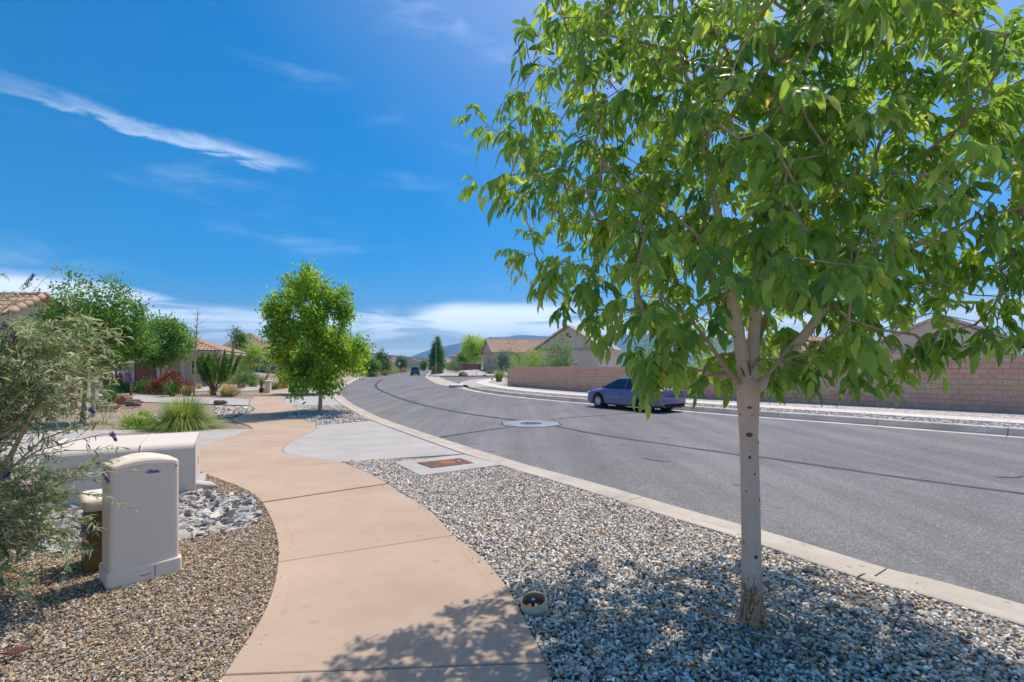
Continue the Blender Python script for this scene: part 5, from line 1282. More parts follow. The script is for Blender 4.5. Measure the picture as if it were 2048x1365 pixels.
# ------------------------------------------------------------------ houses
def roof_slope(mb, eL, eR, rL, rR, pitch=.30, course=.42, tiles=None, hgt=.07):
    """barrel tiles over one slope; collected in mb, or returned one by one in tiles"""
    eL, eR, rL, rR = map(Vector, (eL, eR, rL, rR)); ux = (eR-eL); Wd = ux.length; ux.normalize()
    mid = (rL+rR)/2-eL; up = mid-ux*mid.dot(ux); S = up.length; up.normalize(); nn = ux.cross(up)
    tl = (rL-eL).dot(ux); tr = (rR-eL).dot(ux); nc = max(1, round(Wd/pitch)); pw = Wd/nc
    for c in range(nc):
        t = (c+.5)*pw; sm_ = S
        if tl > 1e-3 and t < tl: sm_ = min(sm_, S*t/tl)
        if Wd-tr > 1e-3 and t > tr: sm_ = min(sm_, S*(Wd-t)/(Wd-tr))
        nr = max(1, math.ceil(sm_/course))
        for r in range(nr):
            s0, s1 = r*course, min(sm_, (r+1)*course+.05)
            if s1-s0 < .08: continue
            o = eL+ux*t; h0, h1 = hgt*.55, 0.0; vs = []
            for s_, h in ((s0-.02, h0), (s1, h1)):
                for w_, q in ((-.5, 0.0), (-.30, .75), (0, 1.0), (.30, .75), (.5, 0.0)): vs.append(o+up*s_+ux*(pw*w_)+nn*(h+.015+hgt*q))
            fs = [(j, j+1, 6+j, 5+j) for j in range(4)]+[(0, 5, 5, 0)][:0]+[(4, 3, 2, 1, 0)]
            if tiles is not None: tiles.append((vs, fs))
            else: mb.add(vs, fs)
    return nn
def ridge_caps(mb, a, b, mat=None, step=.42, r=.13):
    a, b = Vector(a), Vector(b); L = (b-a).length; n = max(1, int(L/step)); d = (b-a)/n
    for i in range(n): mb.tube([a+d*i+Vector((0, 0, .02)), a+d*(i+1.06)+Vector((0, 0, .045))], [r*.85, r], 7)
def hip_roof(root, x0, x1, y0, y1, ze, zr, tilem, axis='x', gable=(False, False), ov=.45, name='roof_tiles', wallm=None, fasc=None):
    """hip or gable roof over a rectangle (local metres)"""
    X0, X1, Y0, Y1 = x0-ov, x1+ov, y0-ov, y1+ov; mb = MB(); cap = MB(); deck = MB()
    if axis == 'x':
        ym = (Y0+Y1)/2; half = (Y1-Y0)/2; a = Vector((X0 if gable[0] else X0+half, ym, zr)); b = Vector((X1 if gable[1] else X1-half, ym, zr))
    else:
        xm = (X0+X1)/2; half = (X1-X0)/2; a = Vector((xm, Y0 if gable[0] else Y0+half, zr)); b = Vector((xm, Y1 if gable[1] else Y1-half, zr))
    c = [Vector((X0, Y0, ze)), Vector((X1, Y0, ze)), Vector((X1, Y1, ze)), Vector((X0, Y1, ze))]
    if axis == 'x': sl = [(c[0], c[1], a, b), (c[2], c[3], b, a)]+([] if gable[1] else [(c[1], c[2], b, b)])+([] if gable[0] else [(c[3], c[0], a, a)])
    else: sl = [(c[1], c[2], a, b), (c[3], c[0], b, a)]+([] if gable[0] else [(c[0], c[1], a, a)])+([] if gable[1] else [(c[2], c[3], b, b)])
    for q in sl:
        roof_slope(mb, *q); pts = [q[0], q[1], q[3], q[2]] if (q[2]-q[3]).length > 1e-3 else [q[0], q[1], q[2]]
        deck.add(pts, [tuple(range(len(pts)))])
    ridge_caps(cap, a, b)
    hips = {('x', 0): [(c[0], a), (c[3], a)], ('x', 1): [(c[1], b), (c[2], b)], ('y', 0): [(c[0], a), (c[1], a)], ('y', 1): [(c[2], b), (c[3], b)]}
    for e in (0, 1):
        for p, q in hips[(axis, e)]: ridge_caps(cap, p, q)
    cx, cy = (X0+X1)/2, (Y0+Y1)/2
    fb = MB()
    for p, q in ((c[0], c[1]), (c[1], c[2]), (c[2], c[3]), (c[3], c[0])):
        m_ = (p+q)/2; d = q-p; horiz = abs(d.x) > abs(d.y)
        if axis == 'x' and not horiz and gable[0 if m_.x < cx else 1]: continue
        if axis == 'y' and horiz and gable[0 if m_.y < cy else 1]: continue
        fb.box(m_+Vector((0, 0, -.11)), (abs(d.x)+.02 if horiz else .05, .05 if horiz else abs(d.y)-.06, .20))
    soff = MB(); soff.add([p+Vector((0, 0, -.20)) for p in c], [(3, 2, 1, 0)])
    tag(mb.build(name, tilem, root), kind='stuff'); deck.build('roof_deck', fasc or M['fascia'], root); cap.build('ridge_caps', tilem, root, smooth=True); fb.build('fascia', fasc or M['fascia'], root); soff.build('soffit', fasc or M['fascia'], root)
    if wallm:
        for e in (0, 1):
            if gable[e]:
                if axis == 'x': x = (x0-.014, x1+.014)[e]; pts = [(x, y0, ze-.25), (x, y1, ze-.25), (x, y1, ze+.06), (x, (y0+y1)/2, zr-.10), (x, y0, ze+.06)]; off = (.12 if e == 0 else -.12, 0)
                else: y = (y0-.014, y1+.014)[e]; pts = [(x0, y, ze-.25), (x1, y, ze-.25), (x1, y, ze+.06), ((x0+x1)/2, y, zr-.10), (x0, y, ze+.06)]; off = (0, .12 if e == 0 else -.12)
                g_ = MB(); g_.add(pts+[(p[0]+off[0], p[1]+off[1], p[2]) for p in pts], [(0, 1, 2, 3, 4), (9, 8, 7, 6, 5)]+[(i, 5+i, 5+(i+1) % 5, (i+1) % 5) for i in range(5)]); g_.build('gable', wallm, root)
                v = MB()   # verge tiles up both rakes
                ridge = (a, b)[e]; two = hips[(axis, e)]
                for p, q in two: ridge_caps(v, p, q, r=.12)
                v.build('verge_tiles', tilem, root, smooth=True)
def walls(root, x0, x1, y0, y1, h, mat, z0=-.3, name='wall'): return MB().box(((x0+x1)/2, (y0+y1)/2, (h+z0)/2), (x1-x0, y1-y0, h-z0)).build(name, mat, root, bevel=.02, seg=1)
def window(root, c, w, h, ny, trim=True, glass=None):
    """ny: outward direction of the wall, (x, y)"""
    n = Vector((ny[0], ny[1], 0)); t = Vector((-n.y, n.x, 0)); c = Vector(c); Rm = Matrix((t, n, Vector((0, 0, 1)))).transposed(); mb = MB(); fwid = .09
    for sx in (-1, 1): mb.box(c+t*sx*(w/2+fwid/2)+n*.03, (fwid, .10, h+2*fwid), Rm)
    for sz in (-1, 1): mb.box(c+Vector((0, 0, sz*(h/2+fwid/2)))+n*.03, (w-.004, .10, fwid), Rm)
    mb.box(c+n*.028, (.05, .05, h-.004), Rm); f = mb.build('window', M['trim'], root); MB().box(c+n*.012, (w, .02, h), Rm).build('pane', glass or M['glass'], f); return f
def garage(root, c, w, h, ny, mat, panels=4):
    n = Vector((ny[0], ny[1], 0)); t = Vector((-n.y, n.x, 0)); c = Vector(c); Rm = Matrix((t, n, Vector((0, 0, 1)))).transposed()
    fr = MB()
    for sx in (-1, 1): fr.box(c+t*sx*(w/2+.12)+n*.03, (.24, .16, h+.24), Rm)
    fr.box(c+Vector((0, 0, h/2+.12))+n*.03, (w-.004, .16, .24), Rm); fr.build('door_surround', M['trim'], root)
    d = MB().box(c-n*.02, (w, .04, h), Rm).build('garage_door', mat, root); ph = h/panels
    for k in range(panels): MB().box(c+Vector((0, 0, -h/2+ph*(k+.5)))+n*.012, (w-.04, .03, ph-.03), Rm).build('panel', mat, d)

# first house on the west side: small gable with barrel tiles seen above the shrub
def house_a():
    root = thing('stucco_house', 'beige stucco house with a barrel tile gable rising behind the butterfly bush', 'house', (-21.4, 21.3, 0))
    walls(root, -14, .0, 0, 4.6, 3.9, M['stucco']); walls(root, -15, -3.2, -2.2, 0.0, 3.85, M['stucco'])
    ze, zr = 4.02, 5.02; x0, x1, y0, y1 = -14.3, .35, -.35, 2.95; ym = (y0+y1)/2
    tl = []; roof_slope(None, (x0, y0, ze), (x1, y0, ze), (x0, ym, zr), (x1, ym, zr), .30, .42, tl); roof_slope(None, (x1, y1, ze), (x0, y1, ze), (x1, ym, zr), (x0, ym, zr), .30, .42, tl)
    tl.sort(key=lambda q: -q[0][2].x); near = tl[:230]; rest = MB()
    for vs, fs in near:
        o = vs[2]; link('tile', MB().add([v-o for v in vs], fs).mesh('tile', M['tile']), root, o)
    for vs, fs in tl[230:]: rest.add(vs, fs)
    tag(rest.build('roof_tiles', M['tile'], root), kind='stuff')
    d = MB(); d.add([(x0, y0, ze), (x1, y0, ze), (x1, ym, zr), (x0, ym, zr), (x1, y1, ze), (x0, y1, ze)], [(0, 1, 2, 3), (2, 4, 5, 3)]); d.build('roof_deck', M['fascia'], root)
    for k in range(int(1.95/.34)):      # verge tiles along the rakes
        for sg in (-1, 1):
            f0, f1 = k/5.6, (k+1.12)/5.6; a = Vector((x1-.02, ym+sg*(ym-y0)*(1-f0), lerp(ze, zr, f0)+.05)); b = Vector((x1-.02, ym+sg*(ym-y0)*(1-f1), lerp(ze, zr, f1)+.07)); MB().tube([a, b], [.115, .135], 9).build('verge_tile', M['tile'], root, smooth=True)
    cp_ = MB(); ridge_caps(cp_, (x0, ym, zr+.03), (x1+.05, ym, zr+.03)); cp_.build('ridge_caps', M['tile'], root, smooth=True)
    g_ = MB(); g_.prism([(y0+.1, 0), (y1-.1, 0), (y1-.1, ze-.05), (ym, zr-.08), (y0+.1, ze-.05)], -.2, 0)
    g_.v = [(z+.015, x, y) for x, y, z in g_.v]; g_.build('gable_wall', M['stucco'], root)
    MB().box((.03, ym+.02, ze+.25), (.06, .04, 2.2)).build('trim_post', M['trim'], root)
    window(root, (.0, y1-.75, 3.55), .55, .9, (1, 0))
    hip_roof(root, -14, -.4, 2.75, 4.6, 3.95, 4.5, M['tile'], 'x', wallm=M['stucco'])
house_a()
def house_b():
    p = at(276, 41.5); root = thing('garage_house', 'beige stucco house with a red brown garage door behind the round tree', 'house', (p.x, p.y, p.z), R(18))
    # local x along the front (to the right), y away from the viewer
    walls(root, -9, 5.6, .6, 10, 3.0, M['stucco']); walls(root, -.45, 2.3, 0, .7, 3.0, M['stucco'])
    garage(root, (.55, -.03, 1.10), 1.55, 2.20, (0, -1), M['gdoor']); garage(root, (-2.6, .57, 1.10), 2.6, 2.20, (0, -1), M['gdoor'])
    for x in (2.05, 3.1, 4.9): MB().box((x, .5, 1.5), (.32, .3, 3.0)).build('pilaster', M['trim'], root, bevel=.02, seg=1)
    hip_roof(root, -9, 5.7, 0.2, 10, 3.05, 5.0, M['tile'], 'x')
    window(root, (4.1, .57, 1.6), .7, 1.1, (0, -1))
house_b()
def house_c():
    p = at(450, 71); root = thing('tile_roof_house', 'low house with brown tile hip roofs and solar panels behind the feathery shrub', 'house', (p.x, p.y, p.z), R(14))
    walls(root, -8.6, -1.0, 1.0, 9, 2.75, M['stucco2']); walls(root, -3, 6.5, 2.4, 12, 2.75, M['stucco2']); walls(root, 3.0, 8.2, .4, 9, 2.7, surf('brown_stone', (.19, .13, .11), (.30, .215, .18), 3, 10, .3, .9, .3, .02, False), name='stone_wing')
    garage(root, (-5.2, .97, 1.05), 2.9, 2.1, (0, -1), M['gdoor2']); MB().box((-5.2, .95, 1.96), (2.4, .06, .28)).build('lights_panel', M['dark'], root)
    for x in (-7.9, -2.6): MB().box((x, .85, .55), (.6, .5, 1.1)).build('pier', M['trim'], root, bevel=.03, seg=1)
    MB().box((-7.55, .92, 2.1), (.10, .12, .3)).build('wall_lamp', M['steel'], root)
    window(root, (6.0, .37, 1.55), .95, 1.35, (0, -1))
    hip_roof(root, -8.6, -.4, 1.0, 9, 2.8, 4.3, M['tile2'], 'x'); hip_roof(root, -2.2, 5.4, 2.6, 12, 2.82, 5.7, M['tile2'], 'y'); hip_roof(root, 2.6, 8.3, .4, 11, 2.78, 4.6, M['tile2'], 'y')
    for k in range(5):
        o = MB().box((0, 0, 0), (.96, 1.62, .04)).build('solar_panel', M['solar'], root); o.location = (4.75, 5.2+k*1.0, 4.4); o.rotation_euler = (0, R(36), R(0)); o.rotation_euler = (R(0), R(33), 0)
house_c()
def house_d():
    p = Vector((-3.7, 100, 0)); z = 1.2; th = R(14.5)
    root = thing('gable_house', 'tan stucco house with a long clay tile roof beyond the side street', 'house', (p.x, p.y, z), th)
    walls(root, 0, 15.5, 0, 11.0, 3.35, M['stucco2'], -1.2); walls(root, 5.4, 10.5, -1.8, 0.3, 3.3, M['stucco2'], -1.2)
    hip_roof(root, 0, 15.5, 0, 11.0, 3.4, 6.35, M['tile'], 'x', (True, True), .4, wallm=M['stucco2']); hip_roof(root, 5.4, 10.5, -1.8, 4.6, 3.35, 4.75, M['tile'], 'y', (False, False), .35)
    window(root, (-.0, 4.2, 1.7), .9, 1.3, (-1, 0)); MB().box((-.03, 6.9, 2.75), (.06, .5, .45)).build('vent', M['white'], root); MB().box((-.03, 2.9, .4), (.06, .4, .5)).build('meter_box', M['steel'], root)
    MB().tube([(.6, 5.6, 6.4), (.6, 5.6, 6.85)], .12, 8).build('roof_vent', M['rust'], root); MB().tube([(4.0, 3.2, 5.0), (4.0, 3.2, 5.6)], .08, 8).build('vent_pipe', M['rust'], root); MB().tube([(9.0, 4.4, 5.9), (9.0, 4.4, 6.5)], .06, 8).build('vent_pipe', M['steel'], root)
    w = thing('courtyard_wall', 'low red brown courtyard wall left of the tan gable house', 'wall', (p.x, p.y, z))
    MB().box((-5.2, 3.4, .3), (5.0, .25, 1.7), Matrix.Rotation(R(10), 3, 'Z')).build('panel', M['redfence'], w); MB().box((-7.9, 5.6, .3), (.25, 5.5, 1.75), Matrix.Rotation(R(10), 3, 'Z')).build('side_panel', M['redfence'], w)
    MB().box((-7.75, 2.9, .35), (.5, .5, 1.9)).build('post', M['block'], w)
house_d()
def simple_house(name, label, u, v, d, w, dep, h, rh, rz, wallm, tilem, gable=(False, False), axis='x', z=None, win=()):
    p = at(u, d, lambda x, y: 0); zz = z if z is not None else CH-(v-HV)/F*d
    root = thing(name, label, 'house', (p.x, p.y, zz), R(rz), None)
    walls(root, -w/2, w/2, 0, dep, h, wallm, -1.5); hip_roof(root, -w/2, w/2, 0, dep, h+.05, h+rh, tilem, axis, gable, .4, wallm=wallm)
    for x, zc, ww, hh in win: window(root, (x, -.003, zc), ww, hh, (0, -1))
    return root
h = simple_house('gable_house', 'pinkish stucco gable house partly behind the pale flowering oleander', 1136, 0, 56, 7.0, 12, 3.6, 2.55, -22, M['stucco3'], M['tile3'], (True, True), 'y', .2)
for dx, dz in ((-.12, 5.1), (.22, 4.95), (.0, 5.3)): MB().box((dx, -.04, dz), (.22, .08, .22)).build('gable_vent', M['rust'], h)
h = simple_house('gable_house', 'pink stucco gable house seen through the ash tree over the wall', 1880, 0, 33, 7.5, 12, 2.9, 2.05, -36, M['stucco3'], M['tile3'], (True, True), 'y', .2, win=((-1.6, 1.95, 1.3, .9), (2.0, 2.2, .8, .5)))
simple_house('tile_roof_house', 'tan house with a clay tile roof hidden behind the ash trunk', 1600, 0, 46, 12, 10, 2.9, 1.7, -30, M['stucco2'], M['tile'], (False, False), 'x', .2, win=((-2, 1.8, 1.3, 1.1), (3, 1.8, 1.0, 1.1)))
simple_house('far_house', 'small tan hip roofed house beside the big far tree', 928, 0, 150, 7, 8, 3.3, 1.5, 10, M['stucco2'], M['tile'], z=1.4)
simple_house('far_house', 'small tan gable house beside the far hip roofed house', 943, 0, 140, 6, 9, 4.4, 2.4, 12, M['stucco'], M['tile'], (True, True), 'y', z=1.0)
simple_house('far_house', 'far pale tan house with a wide low roof left of the moving car', 789, 0, 210, 10, 9, 2.6, 2.2, 8, M['stucco'], M['tile2'], z=.8)
simple_house('far_house', 'far tan house with a small front gable above the moving car', 822, 0, 230, 14, 9, 2.4, 2.3, 6, M['stucco'], M['tile'], (True, True), 'y', z=.6)
simple_house('far_house', 'far tan house with a brown roof right of the moving car', 842, 0, 270, 12, 9, 2.6, 1.8, 4, M['stucco2'], M['tile'], z=.4)
simple_house('far_house', 'far tan house between the lamp post and the red boulder', 893, 0, 185, 9, 8, 2.5, 1.7, 10, M['stucco'], M['tile'], z=.6)
# ------------------------------------------------------------------ planting on the west side
def gp(u, d): return at(u, d)
b = gp(165, 16.5)
tree('yard_tree', 'tall mid green yard tree in front of the barrel tile gable', b, b+Vector((.1, 0, 1.2)), b+Vector((.25, 0, 3.05)), (1.5, 1.4, 1.5), 230, 62, (.12, .06), M['grn'], M['bark_grey'], 31, 'trees in the west front yards', spread=.16, trunk_r=.07, lump=.3, power=.42)
b = gp(316, 38)
tk = [[(0, 0, -.05), (-.1, 0, .8), (-.35, 0, 2.0)], [(0, 0, 0), (.15, .05, .8), (.30, 0, 2.0)], [(0, 0, 0.2), (.4, 0, 1.0), (.95, 0, 1.8)], [(0, 0, .2), (-.5, 0, 1.1), (-1.2, 0, 1.9)]]
tree('yard_tree', 'round topped green tree with several red brown stems by the garage door', b, b+Vector((0, 0, 2.0)), b+Vector((.0, 0, 3.75)), (2.35, 2.0, 1.75), 240, 60, (.19, .11), M['grn'], M['bark_red'], 32, 'trees in the west front yards', trunks=tk, spread=.22, trunk_r=.07, lump=.14)
b = gp(262, 31)
tree('yard_tree', 'small bushy green tree between the tall yard tree and the round tree', b, b+Vector((0, 0, 1.0)), b+Vector((.1, 0, 3.35)), (1.3, 1.2, 1.15), 120, 50, (.17, .10), M['grn'], M['bark_grey'], 33, 'trees in the west front yards', spread=.2, trunk_r=.06, lump=.25)
b = gp(507, 58)
tree('yard_tree', 'layered light green young tree in front of the brown tile house', b, b+Vector((0, 0, 1.3)), b+Vector((-.1, 0, 2.7)), (1.5, 1.3, 1.7), 100, 30, (.17, .09), M['lime'], M['bark_grey'], 34, 'trees in the west front yards', spread=(.32, .3, .10), trunk_r=.05, lump=.3)
b = gp(480, 66)
tree('yard_tree', 'taller green tree whose top rises over the brown tile roof', b, b+Vector((0, 0, 1.6)), b+Vector((0, 0, 4.2)), (1.15, 1.1, 1.6), 80, 30, (.2, .11), M['grn'], M['bark_grey'], 35, 'trees in the west front yards', spread=.28, trunk_r=.07, lump=.3)
b = gp(545, 90)
tree('yard_tree', 'green tree at the end of the brown tile house', b, b+Vector((0, 0, 1.6)), b+Vector((0, 0, 3.6)), (2.4, 2, 1.8), 100, 26, (.22, .12), M['grn'], M['bark_grey'], 36, 'trees in the west front yards', spread=.3, trunk_r=.07, lump=.3)

# feathery upright shrub on twisted stems
def feathery():
    base = GT(427, 790); base.z = HL(base.x, base.y); root = thing('feathery_shrub', 'large feathery dark green shrub with upright needle sprays on twisted stems', 'shrub', base); g = np.random.default_rng(8)
    st = MB(); tops = []
    for k in range(16):
        a = g.uniform(0, 6.28); r = g.uniform(.2, 1.0)**.7*1.2; x, y = r*math.cos(a)+.25, r*math.sin(a)*.8; p = [(g.normal(0, .06), g.normal(0, .06), -.05), (x*.25+g.normal(0, .06), y*.25, .45), (x*.7, y*.7, 1.0), (x*1.05, y*1.05, 1.5)]; st.tube(catmull(p, 4), [lerp(.055, .015, i/12) for i in range(13)], 6); tops.append(np.array(p))
    st.build('stems', M['bark_red'], root, smooth=True)
    ns = 95; k = g.integers(0, 16, ns); f = g.uniform(.45, 1.0, ns); T = np.array(tops)[k]; i0 = np.minimum(2, (f*3).astype(int)); w = f*3-i0; q = T[np.arange(ns), i0]*(1-w)[:, None]+T[np.arange(ns), i0+1]*w[:, None]
    out = norm(q*np.array([1, 1, 0])+1e-6); ax = norm(out*.30+np.array([0, 0, 1.0])+g.normal(0, .10, (ns, 3))); hh = g.uniform(.55, 1.75, ns); m = 170; t = g.random((ns, m)); P = (q[:, None]+ax[:, None]*(t*hh[:, None])[..., None]+g.normal(0, 1, (ns, m, 3))*(.085*(1.05-t))[..., None]).reshape(-1, 3); n = len(P)
    D = norm(np.repeat(ax, m, 0)+g.normal(0, .30, (n, 3))); V, Fc, A = leaves(P, D, norm(g.normal(size=(n, 3))), g.uniform(.10, .24, n), .017, LEAF4, np.clip(np.repeat(g.random(ns), m)*.6+g.random(n)*.4, 0, .99))
    tag(link('foliage', np_mesh('foliage', V, Fc, M['grn'], attr=A), root), kind='stuff')
feathery()
def stalk(name, label, base, h, lean, rad, twigs, flower, mat, group):
    base = Vector(base); root = thing(name, label, 'flower stalk', base, 0, group); g = np.random.default_rng(int(h*100)); top = Vector((lean, 0, h))
    pts = [Vector((0, 0, -.05)), top*.5+Vector((-lean*.12, 0, 0)), top]; MB().tube(catmull(pts, 5), [lerp(rad, rad*.4, i/10) for i in range(11)], 7).build('stem', mat, root, smooth=True)
    tw = MB()
    for k in range(twigs):
        f = g.uniform(.25 if flower else .1, .96); p = top*f; a = g.uniform(0, 6.28); l = (.38 if .62 < f < .93 else .16)*g.uniform(.6, 1.1); d = Vector((math.cos(a), math.sin(a), .55)).normalized()*l; tw.tube([p, p+d*.6, p+d+Vector((0, 0, .06))], [.022, .018, .010], 4)
    tw.build('side_twigs', mat, root)
    if flower:
        n = 700; f = g.uniform(.52, .99, n); P = np.array(top)[None]*f[:, None]+g.normal(0, .06, (n, 3))*(1.15-f)[:, None]*1.8; V, Fc, A = leaves(P, norm(g.normal(size=(n, 3))), norm(g.normal(size=(n, 3))), .07, .05); tag(link('blossoms', np_mesh('blossoms', V, Fc, M['lime'], attr=A), root), kind='stuff')
stalk('agave_stalk', 'tall dry flower stalk with short side twigs rising above the roofs', GT(388, 792), 5.45, .25, .055, 60, False, M['twig'], None)
stalk('agave_stalk', 'pale green budding flower stalk in front of the feathery shrub', GT(457, 786), 3.15, .32, .035, 10, True, plain('pale_green_stem', (.30, .33, .13), .7), None)
for u0, top_, lab in [(533, (20, -52), 'pale bent agave stalk, the straighter of the pair by the house window'), (528, (24, -30), 'pale bent agave stalk, the lower of the pair by the house window')]:
    b = at(u0, 50); root = thing('agave_stalk', lab, 'flower stalk', b, 0, 'bent pale agave stalks'); q = Vector((top_[0]*.05, .2, -top_[1]*.05)); MB().tube(catmull([(0, 0, 0), (q.x*.25, 0, q.z*.55), tuple(q)], 5), [.09-.005*i for i in range(11)], 6).build('stem', plain('pale_yellow_stem', (.50, .43, .24), .7), root, smooth=True)
    MB().tube([q*.8, q*.8+Vector((.22, 0, .18)), q+Vector((.30, 0, .15))], [.05, .05, .04], 6).build('side_twigs', plain('pale_yellow_stem', (.50, .43, .24), .7), root)
# low plants
SH = 'low shrubs in the west front yards'
def gt(u, v): return GT(u, v)
shrub('red_shrub', 'dark red leaved shrub in front of the garage house', gp(338, 33.5), 1.25, 1.45, 260, (.12, .07), M['redlf'], SH, 41, puff=16, spread=.13)
shrub('round_shrub', 'dark green rounded shrub beside the dark red shrub', gp(298, 34.2), .95, 1.15, 160, (.10, .05), M['dgrn'], SH, 42, puff=18, spread=.12)
shrub('low_shrub', 'low spreading dark green shrub left of the garage door', gp(247, 36), 1.25, .75, 170, (.10, .05), M['dgrn'], SH, 43, puff=18, spread=.12)
shrub('low_shrub', 'second low dark shrub below the garage door', gp(276, 36.5), 1.05, .55, 130, (.10, .05), M['dgrn'], SH, 44, puff=18, spread=.12)
shrub('round_shrub', 'dense round bright green bush behind the feathery shrub', gp(487, 47.5), 1.75, 1.55, 300, (.12, .045), M['grn'], SH, 45, puff=20, spread=.14)
shrub('round_shrub', 'little bright green bush right of the dense round bush', gp(505, 44), .45, .65, 60, (.10, .05), M['grn'], SH, 46, puff=16, spread=.10)
shrub('round_shrub', 'small olive green bush beside the stone bollard', gp(549, 40), .5, .55, 70, (.10, .05), M['olive'], SH, 47, puff=16, spread=.10)
blades('rust_grass', 'low rust coloured grass right of the stone bollard', gp(567, 42.5), 420, .62, .02, 1.1, M['rustgr'], 1.1, SH, 48)
blades('rust_grass', 'low rust coloured grass under the tall dry stalk', gp(370, 41), 420, .6, .02, 1.3, M['rustgr'], 1.1, SH, 49)
blades('desert_grass', 'upright olive grass tuft behind the stone bollard', gp(523, 42), 200, 1.15, .022, .3, M['olive'], .45, SH, 50)
blades('desert_grass', 'pale tan tuft of dry grass around the budding stalk', gt(454, 793), 700, .95, .018, .9, M['dry'], 1.0, SH, 51)
shrub('sage_shrub', 'grey green fine leaved bush at the foot of the budding stalk', gt(466, 792), .75, .75, 150, (.06, .015), M['olive'], SH, 52, puff=16, spread=.10)
blades('desert_grass', 'dry tan grass beside the dark red shrub', gp(374, 31.5), 500, .75, .018, .6, M['dry'], 1.0, SH, 53)
blades('spiky_yucca', 'arching dark green yucca in front of the dark red shrub', gp(345, 30.5), 150, 1.35, .045, .5, M['dgrn'], 1.25, SH, 54, 'yucca', 'leaf_blades')
blades('spiky_yucca', 'stiff dark green yucca beside the red rock', gp(222, 25), 130, 1.05, .05, .3, M['dgrn'], 1.2, SH, 55, 'yucca', 'leaf_blades', 3, True)
blades('grass_clump', 'big fountain clump of green and straw ornamental grass by the driveway', gt(368, 857), 2600, 1.12, .015, 1.15, M['blade'], 1.7, None, 56)
shrub('low_shrub', 'fresh green low plant left of the big grass clump', gt(281, 856), .46, .42, 120, (.09, .022), M['lime'], SH, 57, puff=14, spread=.06, up=.8)
blades('desert_grass', 'thin straw grass near the far end of the pavement', gp(398, 40), 260, .6, .016, .4, M['dry'], .9, SH, 58)
blades('desert_grass', 'small straw tuft at the second driveway edge', gp(424, 34), 300, .5, .016, .5, M['dry'], .9, SH, 59)
def jitter(me, g):
    co = np.zeros(len(me.vertices)*3, np.float32); me.vertices.foreach_get('co', co); co = co.reshape(-1, 3); k = np.round(co*4.2)/4.2; co = co*.45+k*.55+g.normal(0, .012, co.shape); me.vertices.foreach_set('co', co.ravel().astype(np.float32)); me.update()
def boulder(name, label, p, s, mat, rz=0, cat='rock', group=None):
    bm = bmesh.new(); bmesh.ops.create_icosphere(bm, subdivisions=3, radius=.5); g = np.random.default_rng(int(abs(p[0]*91+s[0]*77))); k = g.normal(0, 2.6, (6, 3)); ph = g.uniform(0, 6, 6)
    for v in bm.verts:
        d = 1+.09*sum(math.sin(float(np.dot(k[i], v.co)*2)+ph[i]) for i in range(6)); v.co *= d; v.co.z = max(v.co.z, -.3)
    me = bpy.data.meshes.new(name); bm.to_mesh(me); bm.free(); me.materials.append(mat); jitter(me, g); o = link(name, me, None, p); o.scale = s; o.rotation_euler = (0, 0, rz); tag(o, label, cat, group); return o
M['redrock'] = surf('red_rock', (.26, .115, .06), (.40, .20, .11), 3, 25, .3, .9, .5, .03)
M['darkrock'] = surf('dark_rock', (.14, .10, .085), (.23, .17, .14), 3, 25, .3, .9, .5, .03)
M['tanrock'] = surf('tan_rock', (.36, .26, .16), (.46, .35, .23), 3, 25, .3, .9, .5, .03)
BG = 'boulders set in the gravel'
def bp(u, v, h): p = GT(u, v); return Vector((p.x, p.y, p.z+h))
boulder('boulder', 'blocky red boulder between yucca and grass clump', bp(243, 812, .22), (.62, .5, .62), M['redrock'], .4, group=BG)
boulder('boulder', 'dark rough boulder right of the blocky red one', bp(266, 815, .15), (.62, .4, .42), M['darkrock'], .9, group=BG)
boulder('boulder', 'low tan boulder below the stiff yucca', bp(212, 822, .14), (.85, .5, .42), M['tanrock'], .2, group=BG)
boulder('boulder', 'small orange block in front of the dense round bush', bp(483, 778, .22), (.62, .45, .55), M['redrock'], .1, group=BG)
boulder('boulder', 'small brown rock at the edge of the second driveway', bp(440, 809, .08), (.55, .4, .25), M['darkrock'], .1, group=BG)
# stone bollard with a pyramid cap, and a vent box at its foot
p = gt(536, 786); root = thing('bollard', 'short pale stone bollard with a pyramid cap at the pavement bend', 'bollard', p, R(12))
MB().box((0, 0, .36), (.36, .36, .82)).build('shaft', M['util'], root, bevel=.02, seg=1); MB().box((0, 0, .80), (.42, .42, .06)).build('collar', M['trim'], root); mb = MB(); mb.add([(-.2, -.2, .83), (.2, -.2, .83), (.2, .2, .83), (-.2, .2, .83), (0, 0, .93)], [(0, 1, 4), (1, 2, 4), (2, 3, 4), (3, 0, 4)]); mb.build('cap', M['trim'], root)
p = gt(523.5, 785); root = thing('vent_box', 'low dark louvred box beside the stone bollard', 'utility box', p, R(12)); MB().box((0, 0, .15), (.28, .28, .34)).build('body', M['brown'], root, bevel=.01, seg=1)
for k in range(4): MB().box((0, -.15, .05+.075*k), (.24, .03, .03)).build('louvre', M['dark'], root)
p = gt(186, 834); root = thing('marker_post', 'thin grey post with a tan box on top beyond the butterfly bush', 'post', p, R(10)); MB().box((0, 0, .5), (.09, .09, 1.1)).build('post', M['steel'], root); MB().box((.12, 0, 1.16), (.30, .2, .26)).build('box', M['tanrock'], root, bevel=.02)

